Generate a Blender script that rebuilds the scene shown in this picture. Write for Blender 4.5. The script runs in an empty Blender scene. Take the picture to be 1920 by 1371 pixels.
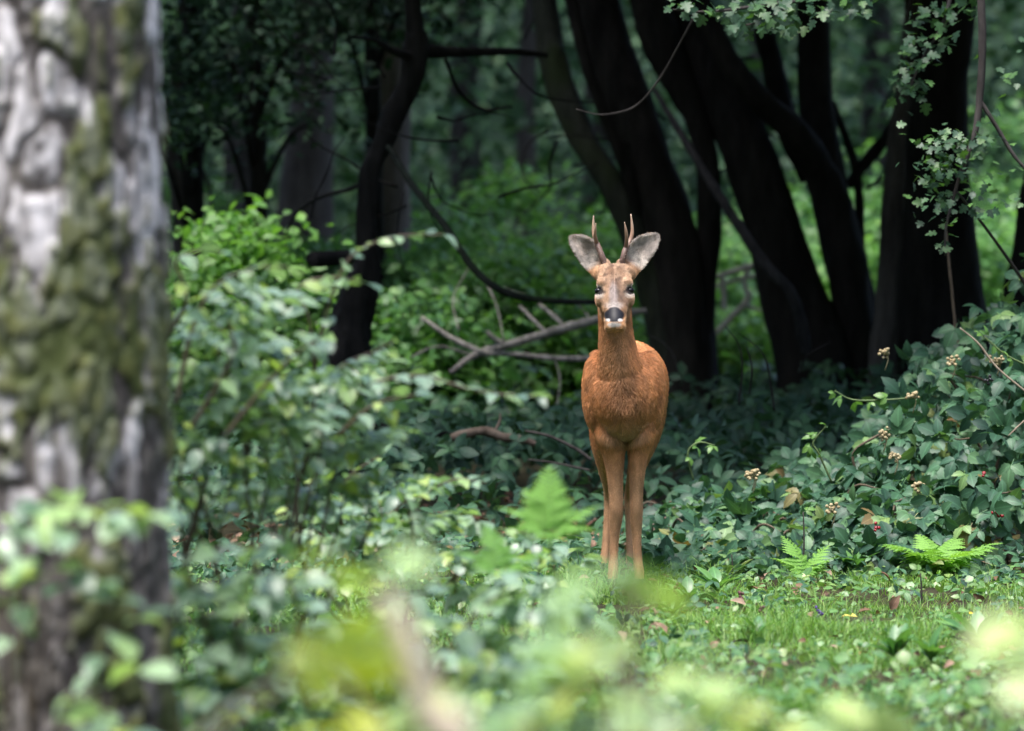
import bpy, math, random
import numpy as np
from mathutils import Matrix, Vector

rng = np.random.default_rng(7)
random.seed(7)
scene = bpy.context.scene
col = scene.collection

# ------------------------------------------------------------------ camera, world, sun, exposure
F, CAMH, CX, CY, HOR = 9328.0, 1.2, 960.0, 685.5, 400.0      # focal length in photo pixels, eye height, horizon row
PITCH = math.atan((CY - HOR) / F)
cam_d = bpy.data.cameras.new('camera')
cam = bpy.data.objects.new('camera', cam_d)
col.objects.link(cam)
cam.location = (0, -16, CAMH)
cam.rotation_euler = (math.pi / 2 - PITCH, 0, 0)
cam_d.sensor_width = 36.0
cam_d.lens = F / 1920 * 36
cam_d.clip_start = 0.2
cam_d.clip_end = 2000
cam_d.dof.use_dof = True
cam_d.dof.focus_distance = 15.75
cam_d.dof.aperture_fstop = 3.6
cam_d.dof.aperture_blades = 0
scene.camera = cam

SUN_EL = math.radians(73)
SUN_ROT = math.radians(-152)
world = bpy.data.worlds.new('World')
scene.world = world
world.use_nodes = True
wn = world.node_tree.nodes
wl = world.node_tree.links
sky = wn.new('ShaderNodeTexSky')
sky.sky_type = 'NISHITA'
sky.sun_disc = False
sky.sun_elevation = SUN_EL
sky.sun_rotation = SUN_ROT
sky.air_density = 1.0
sky.dust_density = 3.0
sky.ozone_density = 1.0
wn['Background'].inputs[1].default_value = 0.135
wl.new(sky.outputs[0], wn['Background'].inputs[0])

sun_d = bpy.data.lights.new('sun', 'SUN')
sun_d.energy = 1.4
sun_d.angle = math.radians(24)
sun_d.color = (1.0, 0.97, 0.92)
sun = bpy.data.objects.new('sun', sun_d)
col.objects.link(sun)
sv = Vector((math.sin(SUN_ROT) * math.cos(SUN_EL), math.cos(SUN_ROT) * math.cos(SUN_EL), math.sin(SUN_EL)))
sun.rotation_euler = sv.to_track_quat('Z', 'Y').to_euler()
sun.location = (-6, -14, 20)

scene.view_settings.view_transform = 'Standard'
scene.view_settings.look = 'None'
scene.view_settings.exposure = 2.12
scene.view_settings.gamma = 1.0
scene.view_settings.use_curve_mapping = False
scene.render.engine = 'CYCLES'
scene.cycles.use_denoising = True
scene.cycles.max_bounces = 4
scene.cycles.diffuse_bounces = 2
scene.cycles.glossy_bounces = 2
scene.cycles.transmission_bounces = 2
scene.cycles.transparent_max_bounces = 4
scene.cycles.caustics_reflective = False
scene.cycles.caustics_refractive = False


# ------------------------------------------------------------------ helpers
def P(px, py, d):
    """photo pixel + distance along the view -> world point"""
    sp, cp = math.sin(PITCH), math.cos(PITCH)
    r, u = (px - CX) / F, (CY - py) / F
    y = cp + sp * u
    z = -sp + cp * u
    t = d / y
    return np.array((r * t, -16 + d, CAMH + z * t))


def ground_row(d):
    return HOR + F * CAMH / d


def norm(a):
    return a / np.maximum(np.linalg.norm(a, axis=-1, keepdims=True), 1e-9)


def vnoise(p, seed=0):
    """value noise, p (N,3) -> (N,) in 0..1"""
    p = np.asarray(p, float)
    i = np.floor(p).astype(np.int64)
    f = p - i
    f = f * f * (3 - 2 * f)

    def h(ix, iy, iz):
        n = (ix * 374761393 + iy * 668265263 + iz * 2147483647 + seed * 974711) & 0xffffffff
        n = ((n ^ (n >> 13)) * 1274126177) & 0xffffffff
        n = (n ^ (n >> 16)) & 0xffff
        return n / 65535.0
    r = 0
    for dx in (0, 1):
        for dy in (0, 1):
            for dz in (0, 1):
                w = (f[:, 0] if dx else 1 - f[:, 0]) * (f[:, 1] if dy else 1 - f[:, 1]) * (f[:, 2] if dz else 1 - f[:, 2])
                r = r + w * h(i[:, 0] + dx, i[:, 1] + dy, i[:, 2] + dz)
    return r


def fbm(p, seed=0, oct=3):
    p = np.asarray(p, float)
    r, a, t = 0, 1.0, 0
    for k in range(oct):
        r = r + a * vnoise(p * (2 ** k), seed + k)
        t += a
        a *= 0.5
    return r / t


def sm(x, a, b):
    t = np.clip((x - a) / (b - a), 0, 1)
    return t * t * (3 - 2 * t)


def tag(o, label=None, cat=None, group=None, kind=None):
    if label:
        o['label'] = label
    if cat:
        o['category'] = cat
    if group:
        o['group'] = group
    if kind:
        o['kind'] = kind
    return o


def empty(name, loc):
    o = bpy.data.objects.new(name, None)
    o.empty_display_size = 0.1
    col.objects.link(o)
    o.location = loc
    return o


def np_mesh(name, v, f, attrs=None, smooth=True):
    """v (N,3), f (M,k) constant k"""
    v = np.ascontiguousarray(v, np.float32)
    f = np.ascontiguousarray(f, np.int32)
    me = bpy.data.meshes.new(name)
    me.vertices.add(len(v))
    me.vertices.foreach_set('co', v.ravel())
    k = f.shape[1]
    me.loops.add(f.size)
    me.loops.foreach_set('vertex_index', f.ravel())
    me.polygons.add(len(f))
    me.polygons.foreach_set('loop_start', np.arange(0, f.size, k, dtype=np.int32))
    me.polygons.foreach_set('use_smooth', np.full(len(f), smooth, dtype=bool))
    for n, a in (attrs or {}).items():
        a = np.ascontiguousarray(a, np.float32)
        if a.ndim == 2:
            at = me.attributes.new(n, 'FLOAT_COLOR', 'POINT')
            if a.shape[1] == 3:
                a = np.concatenate([a, np.ones((len(a), 1), np.float32)], 1)
            at.data.foreach_set('color', np.ascontiguousarray(a).ravel())
        else:
            at = me.attributes.new(n, 'FLOAT', 'POINT')
            at.data.foreach_set('value', a)
    me.update(calc_edges=True)
    me.validate()
    return me


def obj(name, me, mat=None, parent=None):
    o = bpy.data.objects.new(name, me)
    col.objects.link(o)
    if mat is not None and len(me.materials) == 0:
        me.materials.append(mat)
    if parent is not None:
        o.parent = parent
    return o


def spline(pts, m):
    """Catmull-Rom through rows of pts (K,c), about m samples per span"""
    p = np.asarray(pts, float)
    if len(p) == 2:
        t = np.linspace(0, 1, m + 1)[:, None]
        return p[0] * (1 - t) + p[1] * t
    q = np.vstack([2 * p[0] - p[1], p, 2 * p[-1] - p[-2]])
    out = []
    for i in range(1, len(q) - 2):
        for t in np.linspace(0, 1, m, endpoint=False):
            a, b, c, d = q[i - 1], q[i], q[i + 1], q[i + 2]
            out.append(0.5 * ((2 * b) + (c - a) * t + (2 * a - 5 * b + 4 * c - d) * t * t + (3 * b - a - 3 * c + d) * t ** 3))
    out.append(p[-1])
    return np.array(out)


def tube(pts, rad, n=10, m=6, lump=0.0, seed=0, flat=None):
    """swept tube; returns verts, quads (ends closed by collapsed rings)"""
    pr = spline(np.column_stack([np.asarray(pts, float), np.asarray(rad, float)]), m)
    c, r = pr[:, :3], np.maximum(pr[:, 3], 1e-4)
    tan = norm(np.gradient(c, axis=0))
    ref = np.array((1.0, 0, 0)) if abs(tan[0][0]) < 0.8 else np.array((0, 1.0, 0))
    a = norm(ref - np.dot(ref, tan[0]) * tan[0])
    A = []
    for t in tan:
        a = norm(a - np.dot(a, t) * t)
        A.append(a)
    A = np.array(A)
    B = np.cross(tan, A)
    th = np.linspace(0, 2 * np.pi, n, endpoint=False)
    ring = (A[:, None, :] * np.cos(th)[None, :, None] + B[:, None, :] * np.sin(th)[None, :, None])
    rr = np.repeat(r[:, None], n, 1)
    if lump:
        pos = c[:, None, :] + ring * rr[..., None]
        nz = fbm(pos.reshape(-1, 3) * (np.array((1, 1, .35)) / max(r.mean() * 0.9, .01)), seed, 3).reshape(rr.shape)
        rr = rr * (1 + lump * (nz - 0.5) * 2)
    v = c[:, None, :] + ring * rr[..., None]
    k = len(c)
    v = np.concatenate([np.repeat(c[:1], n, 0)[None], v, np.repeat(c[-1:], n, 0)[None]], 0)
    k += 2
    i = np.arange(k - 1)[:, None] * n
    j = np.arange(n)[None, :]
    jn = (j + 1) % n
    f = np.stack([i + j, i + jn, i + n + jn, i + n + j], -1).reshape(-1, 4)
    return v.reshape(-1, 3), f


def join(parts):
    vs, fs, o = [], [], 0
    for v, f in parts:
        vs.append(v)
        fs.append(f + o)
        o += len(v)
    return np.concatenate(vs), np.concatenate(fs)


def tube_obj(name, pts, rad, mat, parent=None, origin=(0, 0, 0), **kw):
    v, f = tube(pts, rad, **kw)
    return obj(name, np_mesh(name, v - np.asarray(origin), f), mat, parent)


# leaf templates: (verts, tris, lx, ly)
def leaf_t(wid=0.6, rows=5, serr=0.0, fold=0.2, droop=0.25, peak=0.42, tip=1.0):
    V, LX, LY, T = [], [], [], []
    for i in range(rows + 1):
        t = i / rows
        e = math.log(0.5) / math.log(peak)
        w = math.sin(math.pi * min(max(t, 0.012), 0.988) ** e) ** (0.85 if t < peak else 0.85 * tip) * wid / 2
        if serr and 0 < i < rows:
            w *= 1 + (serr if i % 2 else -serr)
        z = -droop * t * t
        y = t
        for s in (-1, 0, 1):
            V.append((s * w, y, z + fold * w * abs(s)))
            LX.append(s)
            LY.append(t)
    for i in range(rows):
        a, b = 3 * i, 3 * i + 3
        for s in (0, 1):
            T += [(a + s, a + s + 1, b + s + 1), (a + s, b + s + 1, b + s)]
    return np.array(V), np.array(T), np.array(LX, float), np.array(LY, float)


def comb_t(parts):
    """parts: (template, rotz, tilt, scale, offset)"""
    V, T, LX, LY, o = [], [], [], [], 0
    for (v, t, lx, ly), rz, tl, s, off in parts:
        M = np.array(Matrix.Rotation(rz, 3, 'Z') @ Matrix.Rotation(tl, 3, 'X'))
        V.append((v * s) @ M.T + np.array(off))
        T.append(t + o)
        LX.append(lx)
        LY.append(ly)
        o += len(v)
    return np.concatenate(V), np.concatenate(T), np.concatenate(LX), np.concatenate(LY)


def stalk_t(a, b, w=0.012):
    a, b = np.array(a, float), np.array(b, float)
    V = np.array([a + (-w, 0, 0), a + (w, 0, 0), b + (w, 0, 0), b + (-w, 0, 0)])
    return V, np.array([(0, 1, 2), (0, 2, 3)]), np.zeros(4), np.full(4, .5)


def fan_t(outline, fold=0.12, droop=0.2):
    o = np.array(outline, float)
    z = fold * np.abs(o[:, 0]) - droop * o[:, 1] ** 2
    V = np.vstack([[0, .42, -droop * .17], np.column_stack([o, z])])
    n = len(o)
    T = np.array([(0, 1 + i, 1 + (i + 1) % n) for i in range(n)])
    return V, T, np.concatenate([[0], np.where(o[:, 0] < -.03, -1, np.where(o[:, 0] > .03, 1, 0))]), np.concatenate([[.4], o[:, 1]])


DIAMOND = (np.array([(0, 0, 0), (-.3, .45, .08), (0, 1, -.12), (.3, .45, .08)], float), np.array([(0, 2, 1), (0, 3, 2)]), np.array((0, -1., 0, 1)), np.array((0, .45, 1, .45)))
OVATE_LO = leaf_t(.66, 3, 0, .22, .25)
OVATE = leaf_t(.68, 7, .05, .2, .28)
HAZEL = leaf_t(.86, 9, .09, .16, .3, .5, .8)


def bramble_t(rows, serr, seed):
    r = random.Random(seed)
    L = leaf_t(.62 + r.uniform(-.06, .1), rows, serr, .2 + r.uniform(-.08, .1), .2 + r.uniform(0, .25), .44)
    return comb_t([
        (L, 0, -.15 + r.uniform(-.2, .2), 1.0, (0, .55, 0)),
        (L, 1.25 + r.uniform(-.2, .15), -.1 + r.uniform(-.25, .2), .82, (-.02, .4, 0)),
        (L, -1.25 + r.uniform(-.15, .2), -.1 + r.uniform(-.25, .2), .82, (.02, .4, 0)),
        (stalk_t((0, -.05, -.05), (0, .6, 0)), 0, 0, 1, (0, 0, 0)),
    ])


BRAMBLE = [bramble_t(9, .1, s) for s in range(5)]
BRAMBLE_LO = bramble_t(4, 0, 3)
LOBED = fan_t([(0, 0), (-.12, .12), (-.36, .16), (-.42, .3), (-.22, .38), (-.46, .55), (-.4, .68), (-.2, .64), (-.18, .86), (0, 1),
               (.18, .86), (.2, .64), (.4, .68), (.46, .55), (.22, .38), (.42, .3), (.36, .16), (.12, .12)])
ROUND = leaf_t(.95, 4, 0, .12, .15, .5, .6)
STRAP = leaf_t(.36, 6, 0, .2, .4, .6, .7)


def frames(n, up=1.2, toward=(0, 0, 0), heading=None, hj=0.8):
    nr = rng.normal(size=(n, 3)) * 0.6 + np.array((0, 0, up)) + np.array(toward)
    nr = norm(nr)
    if heading is None:
        d = rng.normal(size=(n, 3))
    else:
        d = np.asarray(heading) + rng.normal(size=(n, 3)) * hj
    d = norm(d - (d * nr).sum(1, keepdims=True) * nr)
    s = np.cross(d, nr)
    return np.stack([s, d, nr], axis=2)


def scatter(name, templ, pos, R, size, tints=None):
    """one mesh of many leaves; templ may be a list (cycled)"""
    ts = templ if isinstance(templ, list) else [templ]
    VV, TT, AX, AY, AR, o = [], [], [], [], [], 0
    n = len(pos)
    which = rng.integers(0, len(ts), n)
    rnd = rng.random(n) if tints is None else tints
    for k, (v, t, lx, ly) in enumerate(ts):
        ix = np.where(which == k)[0]
        if not len(ix):
            continue
        V = np.einsum('nij,vj->nvi', R[ix], v) * size[ix][:, None, None] + pos[ix][:, None, :]
        m = len(v)
        T = t[None] + (np.arange(len(ix)) * m)[:, None, None] + o
        VV.append(V.reshape(-1, 3))
        TT.append(T.reshape(-1, 3))
        AX.append(np.tile(lx, len(ix)))
        AY.append(np.tile(ly, len(ix)))
        AR.append(np.repeat(rnd[ix], m))
        o += len(ix) * m
    return np_mesh(name, np.concatenate(VV), np.concatenate(TT), {'lx': np.concatenate(AX), 'ly': np.concatenate(AY), 'rnd': np.concatenate(AR)})


def leaf_meshes(name, templates):
    out = []
    for v, t, lx, ly in templates:
        out.append(np_mesh(name, v, t, {'lx': lx, 'ly': ly, 'rnd': np.zeros(len(v))}))
    return out


def leaf_objects(name, meshes, mat, parent, pos, R, size):
    base = np.array(parent.location)
    for i in range(len(pos)):
        me = meshes[i % len(meshes)]
        if len(me.materials) == 0:
            me.materials.append(mat)
        o = bpy.data.objects.new(name, me)
        col.objects.link(o)
        o.parent = parent
        M = Matrix(R[i].tolist()).to_4x4() @ Matrix.Scale(float(size[i]), 4)
        M.translation = Vector(pos[i] - base)
        o.matrix_basis = M


# ------------------------------------------------------------------ materials
def new_mat(name):
    m = bpy.data.materials.new(name)
    m.use_nodes = True
    nt = m.node_tree
    return m, nt, nt.nodes, nt.links, nt.nodes['Principled BSDF']


def leaf_mat(name, cols, trans=0.35, rough=0.42, spec=0.5, tcol=(1.15, 1.25, .5), stops=None, rib=1.5):
    m, nt, N, L, b = new_mat(name)
    at = N.new('ShaderNodeAttribute'); at.attribute_name = 'rnd'
    oi = N.new('ShaderNodeObjectInfo')
    ad = N.new('ShaderNodeMath'); ad.operation = 'ADD'
    L.new(at.outputs['Fac'], ad.inputs[0]); L.new(oi.outputs['Random'], ad.inputs[1])
    fr = N.new('ShaderNodeMath'); fr.operation = 'FRACT'
    L.new(ad.outputs[0], fr.inputs[0])
    rp = N.new('ShaderNodeValToRGB')
    el = rp.color_ramp.elements
    stops = stops or [i / (len(cols) - 1) for i in range(len(cols))]
    while len(el) < len(cols):
        el.new(0.5)
    for e, s, c in zip(el, stops, cols):
        e.position = s
        e.color = (*c, 1)
    L.new(fr.outputs[0], rp.inputs[0])
    lx = N.new('ShaderNodeAttribute'); lx.attribute_name = 'lx'
    ab = N.new('ShaderNodeMath'); ab.operation = 'ABSOLUTE'; L.new(lx.outputs['Fac'], ab.inputs[0])
    mr = N.new('ShaderNodeMapRange'); mr.inputs[1].default_value = 0.03; mr.inputs[2].default_value = 0.16
    mr.inputs[3].default_value = rib; mr.inputs[4].default_value = 1.0
    L.new(ab.outputs[0], mr.inputs[0])
    # blotches along the blade
    no = N.new('ShaderNodeTexNoise'); no.inputs['Scale'].default_value = 60
    tc = N.new('ShaderNodeTexCoord'); L.new(tc.outputs['Object'], no.inputs['Vector'])
    m2 = N.new('ShaderNodeMapRange'); m2.inputs[1].default_value = .3; m2.inputs[2].default_value = .7
    m2.inputs[3].default_value = .8; m2.inputs[4].default_value = 1.15
    L.new(no.outputs['Fac'], m2.inputs[0])
    mu = N.new('ShaderNodeMath'); mu.operation = 'MULTIPLY'; L.new(mr.outputs[0], mu.inputs[0]); L.new(m2.outputs[0], mu.inputs[1])
    vm = N.new('ShaderNodeVectorMath'); vm.operation = 'SCALE'
    L.new(rp.outputs[0], vm.inputs[0]); L.new(mu.outputs[0], vm.inputs['Scale'])
    L.new(vm.outputs[0], b.inputs['Base Color'])
    b.inputs['Roughness'].default_value = rough
    b.inputs['Specular IOR Level'].default_value = spec
    tv = N.new('ShaderNodeVectorMath'); tv.operation = 'MULTIPLY'; tv.inputs[1].default_value = tcol
    L.new(vm.outputs[0], tv.inputs[0])
    tr = N.new('ShaderNodeBsdfTranslucent'); L.new(tv.outputs[0], tr.inputs['Color'])
    mx = N.new('ShaderNodeMixShader'); mx.inputs[0].default_value = trans
    L.new(b.outputs[0], mx.inputs[1]); L.new(tr.outputs[0], mx.inputs[2])
    L.new(mx.outputs[0], N['Material Output'].inputs['Surface'])
    return m


def bark_mat(name, c1, c2, scale=14, bump=0.6, c3=None):
    m, nt, N, L, b = new_mat(name)
    tc = N.new('ShaderNodeTexCoord')
    mp = N.new('ShaderNodeMapping'); mp.inputs['Scale'].default_value = (1, 1, .22)
    L.new(tc.outputs['Object'], mp.inputs[0])
    no = N.new('ShaderNodeTexNoise'); no.inputs['Scale'].default_value = scale; no.inputs['Detail'].default_value = 6
    no.inputs['Roughness'].default_value = .7
    L.new(mp.outputs[0], no.inputs['Vector'])
    rp = N.new('ShaderNodeValToRGB')
    rp.color_ramp.elements[0].position = .32; rp.color_ramp.elements[0].color = (*c1, 1)
    rp.color_ramp.elements[1].position = .68; rp.color_ramp.elements[1].color = (*c2, 1)
    L.new(no.outputs['Fac'], rp.inputs[0])
    out = rp.outputs[0]
    if c3:
        n2 = N.new('ShaderNodeTexNoise'); n2.inputs['Scale'].default_value = 2.2; n2.inputs['Detail'].default_value = 4
        L.new(tc.outputs['Object'], n2.inputs['Vector'])
        r2 = N.new('ShaderNodeMapRange'); r2.inputs[1].default_value = .5; r2.inputs[2].default_value = .64
        L.new(n2.outputs['Fac'], r2.inputs[0])
        mx = N.new('ShaderNodeMix'); mx.data_type = 'RGBA'
        L.new(r2.outputs[0], mx.inputs['Factor']); L.new(out, mx.inputs[6]); mx.inputs[7].default_value = (*c3, 1)
        out = mx.outputs[2]
    L.new(out, b.inputs['Base Color'])
    b.inputs['Roughness'].default_value = .9
    b.inputs['Specular IOR Level'].default_value = .08
    bp = N.new('ShaderNodeBump'); bp.inputs['Strength'].default_value = bump; bp.inputs['Distance'].default_value = .02
    L.new(no.outputs['Fac'], bp.inputs['Height']); L.new(bp.outputs[0], b.inputs['Normal'])
    return m


def plain_mat(name, c, rough=.6, spec=.4, c2=None, scale=40):
    m, nt, N, L, b = new_mat(name)
    no = N.new('ShaderNodeTexNoise'); no.inputs['Scale'].default_value = scale; no.inputs['Detail'].default_value = 3
    tc = N.new('ShaderNodeTexCoord'); L.new(tc.outputs['Object'], no.inputs['Vector'])
    rp = N.new('ShaderNodeValToRGB')
    rp.color_ramp.elements[0].position = .35; rp.color_ramp.elements[0].color = (*(c2 or [x * .7 for x in c]), 1)
    rp.color_ramp.elements[1].position = .65; rp.color_ramp.elements[1].color = (*c, 1)
    L.new(no.outputs['Fac'], rp.inputs[0]); L.new(rp.outputs[0], b.inputs['Base Color'])
    b.inputs['Roughness'].default_value = rough
    b.inputs['Specular IOR Level'].default_value = spec
    return m


def attr_mat(name, attr, rough=.7, spec=.25, rough_attr=None):
    m, nt, N, L, b = new_mat(name)
    a = N.new('ShaderNodeAttribute'); a.attribute_name = attr
    L.new(a.outputs['Color'], b.inputs['Base Color'])
    b.inputs['Roughness'].default_value = rough
    b.inputs['Specular IOR Level'].default_value = spec
    if rough_attr:
        r = N.new('ShaderNodeAttribute'); r.attribute_name = rough_attr
        L.new(r.outputs['Fac'], b.inputs['Roughness'])
    return m


M_BRAM = leaf_mat('bramble_leaf', [(.018, .055, .035), (.04, .105, .06), (.055, .14, .07), (.10, .2, .09), (.16, .27, .08), (.17, .10, .05)], .28, .5, .4, stops=[0, .3, .7, .9, .965, 1])
M_BRAM_Y = leaf_mat('young_bramble_leaf', [(.09, .2, .05), (.13, .26, .06)], .4, .45)
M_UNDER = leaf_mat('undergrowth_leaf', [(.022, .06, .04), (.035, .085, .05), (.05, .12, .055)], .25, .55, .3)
M_SHRUB = leaf_mat('shrub_leaf', [(.08, .16, .10), (.18, .29, .19), (.29, .42, .28), (.29, .44, .15), (.44, .54, .12)], .4, .38, .9, stops=[0, .22, .6, .86, 1])  # pale, duller greens carry the sky glare in the leaf colour
M_NEAR = leaf_mat('near_leaf', [(.14, .25, .10), (.24, .38, .16), (.32, .45, .16), (.40, .48, .12)], .4, .4, .6)  # brightened greens stand in for sky reflected off the upturned leaves
M_NEAR_Y = leaf_mat('yellowing_leaf', [(.42, .50, .05), (.52, .58, .08)], .5, .4)
M_SHADE_LEAF = leaf_mat('shade_dark_leaf', [(.010, .03, .018), (.016, .045, .024), (.03, .075, .03)], .15, .6, .3)  # near-black greens paint the boughs' shade into the leaves
M_BACK = leaf_mat('back_leaf', [(.075, .18, .075), (.115, .27, .085), (.17, .36, .09)], .42, .42)
M_BACK_B = leaf_mat('bright_back_leaf', [(.09, .22, .06), (.13, .3, .07), (.19, .38, .08)], .45, .5)
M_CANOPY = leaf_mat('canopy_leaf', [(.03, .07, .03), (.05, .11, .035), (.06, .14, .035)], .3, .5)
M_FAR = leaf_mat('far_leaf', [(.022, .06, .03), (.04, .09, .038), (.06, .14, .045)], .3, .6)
M_HAW = leaf_mat('lobed_leaf', [(.028, .07, .04), (.04, .10, .045), (.08, .18, .045)], .3, .5, stops=[0, .55, 1])
M_FERN = leaf_mat('fern_leaf', [(.15, .32, .07), (.22, .42, .09)], .4, .6, .2)
M_GRASS = leaf_mat('grass_blade', [(.06, .16, .035), (.11, .25, .05), (.16, .33, .06), (.26, .38, .09)], .35, .45, rib=1.0)
M_WEED = leaf_mat('lawn_weed', [(.06, .15, .06), (.09, .21, .06), (.13, .26, .08), (.2, .3, .09)], .3, .4)
M_DEAD = leaf_mat('dead_leaf', [(.09, .05, .035), (.15, .085, .055), (.22, .14, .1), (.3, .22, .16)], .1, .7, .2)
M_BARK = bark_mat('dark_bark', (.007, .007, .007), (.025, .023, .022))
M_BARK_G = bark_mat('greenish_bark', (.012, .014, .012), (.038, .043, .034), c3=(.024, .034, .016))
M_BARK_B = bark_mat('brown_bark', (.026, .023, .022), (.085, .076, .072))
M_DEADWOOD = bark_mat('dead_wood', (.14, .13, .12), (.42, .39, .36), 22)
M_BLEACH = bark_mat('bleached_wood', (.3, .28, .27), (.62, .58, .56), 22)
M_LOG = bark_mat('log_bark', (.06, .045, .035), (.2, .16, .13), 18)
M_STEM = plain_mat('green_stem', (.09, .14, .05), .6, .3)
M_CANE = plain_mat('brown_cane', (.1, .075, .05), .6, .3)
M_TWIG = plain_mat('pale_twig', (.3, .24, .18), .7, .2)


# ------------------------------------------------------------------ ground
def ground_h(x, y):
    """height of the soil; y is depth measured from the deer"""
    p = np.column_stack([x, y, np.zeros_like(x)])
    h = .06 * (fbm(p * .7, 5, 3) - .5) + .03 * (fbm(p * 3, 8, 2) - .5)
    h = h * sm(np.hypot(x, y), .3, 2.0)
    bank = sm(y, 34, 75) * 9 + sm(y, 75, 400) * 40
    return h + bank


def gz(x, y):
    return float(ground_h(np.array([x]), np.array([y]))[0])


xs = np.concatenate([-np.geomspace(600, 4.2, 22), np.linspace(-4, 4, 81), np.geomspace(4.2, 600, 22)])
ys = np.concatenate([np.linspace(-120, -17, 12), np.linspace(-16, 12, 150), np.geomspace(12.5, 600, 40)])
gx, gy = np.meshgrid(xs, ys)
gv = np.column_stack([gx.ravel(), gy.ravel(), ground_h(gx.ravel(), gy.ravel())])
nx = len(xs)
ii, jj = np.meshgrid(np.arange(len(ys) - 1), np.arange(nx - 1), indexing='ij')
q = (ii * nx + jj).ravel()
gf = np.column_stack([q, q + 1, q + nx + 1, q + nx])
M_SOIL, _nt, N, L, b = new_mat('forest_soil')
_tc = N.new('ShaderNodeTexCoord')
_n1 = N.new('ShaderNodeTexNoise'); _n1.inputs['Scale'].default_value = 9; _n1.inputs['Detail'].default_value = 8
L.new(_tc.outputs['Object'], _n1.inputs['Vector'])
_rp = N.new('ShaderNodeValToRGB')
_e = _rp.color_ramp.elements
_e[0].position = .3; _e[0].color = (.018, .013, .010, 1)
_e[1].position = .7; _e[1].color = (.05, .05, .025, 1)
L.new(_n1.outputs['Fac'], _rp.inputs[0])
_sx = N.new('ShaderNodeSeparateXYZ'); L.new(_tc.outputs['Object'], _sx.inputs[0])
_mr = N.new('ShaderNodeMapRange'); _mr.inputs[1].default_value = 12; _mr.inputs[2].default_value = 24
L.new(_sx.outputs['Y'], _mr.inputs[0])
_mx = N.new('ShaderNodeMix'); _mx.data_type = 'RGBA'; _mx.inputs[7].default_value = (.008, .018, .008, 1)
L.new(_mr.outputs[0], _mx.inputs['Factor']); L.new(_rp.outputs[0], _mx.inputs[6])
L.new(_mx.outputs[2], b.inputs['Base Color'])
b.inputs['Specular IOR Level'].default_value = .1
b.inputs['Roughness'].default_value = .95
_bp = N.new('ShaderNodeBump'); _bp.inputs['Strength'].default_value = .8; _bp.inputs['Distance'].default_value = .03
L.new(_n1.outputs['Fac'], _bp.inputs['Height']); L.new(_bp.outputs[0], b.inputs['Normal'])
ground = obj('ground', np_mesh('ground', gv, gf), M_SOIL)
tag(ground, kind='structure')

# ------------------------------------------------------------------ the deer
def loft(rings, n=24, m=5):
    """rings: (centre xyz, axis u, axis v, hu, hv_plus, hv_minus) -> closed tube"""
    rows = []
    for c, u, v, hu, hp, hm in rings:
        rows.append(np.concatenate([np.asarray(c, float), np.asarray(u, float), np.asarray(v, float), [hu, hp, hm]]))
    s = spline(np.array(rows), m)
    th = np.linspace(0, 2 * np.pi, n, endpoint=False)
    V = []
    for r in s:
        c, u, v = r[:3], norm(r[3:6]), norm(r[6:9])
        hv = np.where(np.sin(th) >= 0, r[10], r[11])
        V.append(c + np.cos(th)[:, None] * u * max(r[9], 1e-3) + (np.sin(th) * np.maximum(hv, 1e-3))[:, None] * v)
    V = np.array(V)
    V = np.concatenate([np.repeat(s[:1, :3], n, 0)[None], V, np.repeat(s[-1:, :3], n, 0)[None]], 0)
    k = len(V)
    i = np.arange(k - 1)[:, None] * n
    j = np.arange(n)[None, :]
    f = np.stack([i + j, i + (j + 1) % n, i + n + (j + 1) % n, i + n + j], -1).reshape(-1, 4)
    return V.reshape(-1, 3), f


def ball(c, r, n=16):
    """ellipsoid as a small loft along z"""
    c, r = np.asarray(c, float), np.asarray(r, float)
    rings = []
    for t in np.linspace(-.97, .97, 9):
        k = math.sqrt(1 - t * t)
        rings.append((c + (0, 0, t * r[2]), (1, 0, 0), (0, 1, 0), r[0] * k, r[1] * k, r[1] * k))
    return loft(rings, n, 2)


X3, Y3, Z3 = (1, 0, 0), (0, 1, 0), (0, 0, 1)
PXM = 1 / 583.0


def DP(px, py, dy):
    return P(px, py, 16 + dy)


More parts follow.
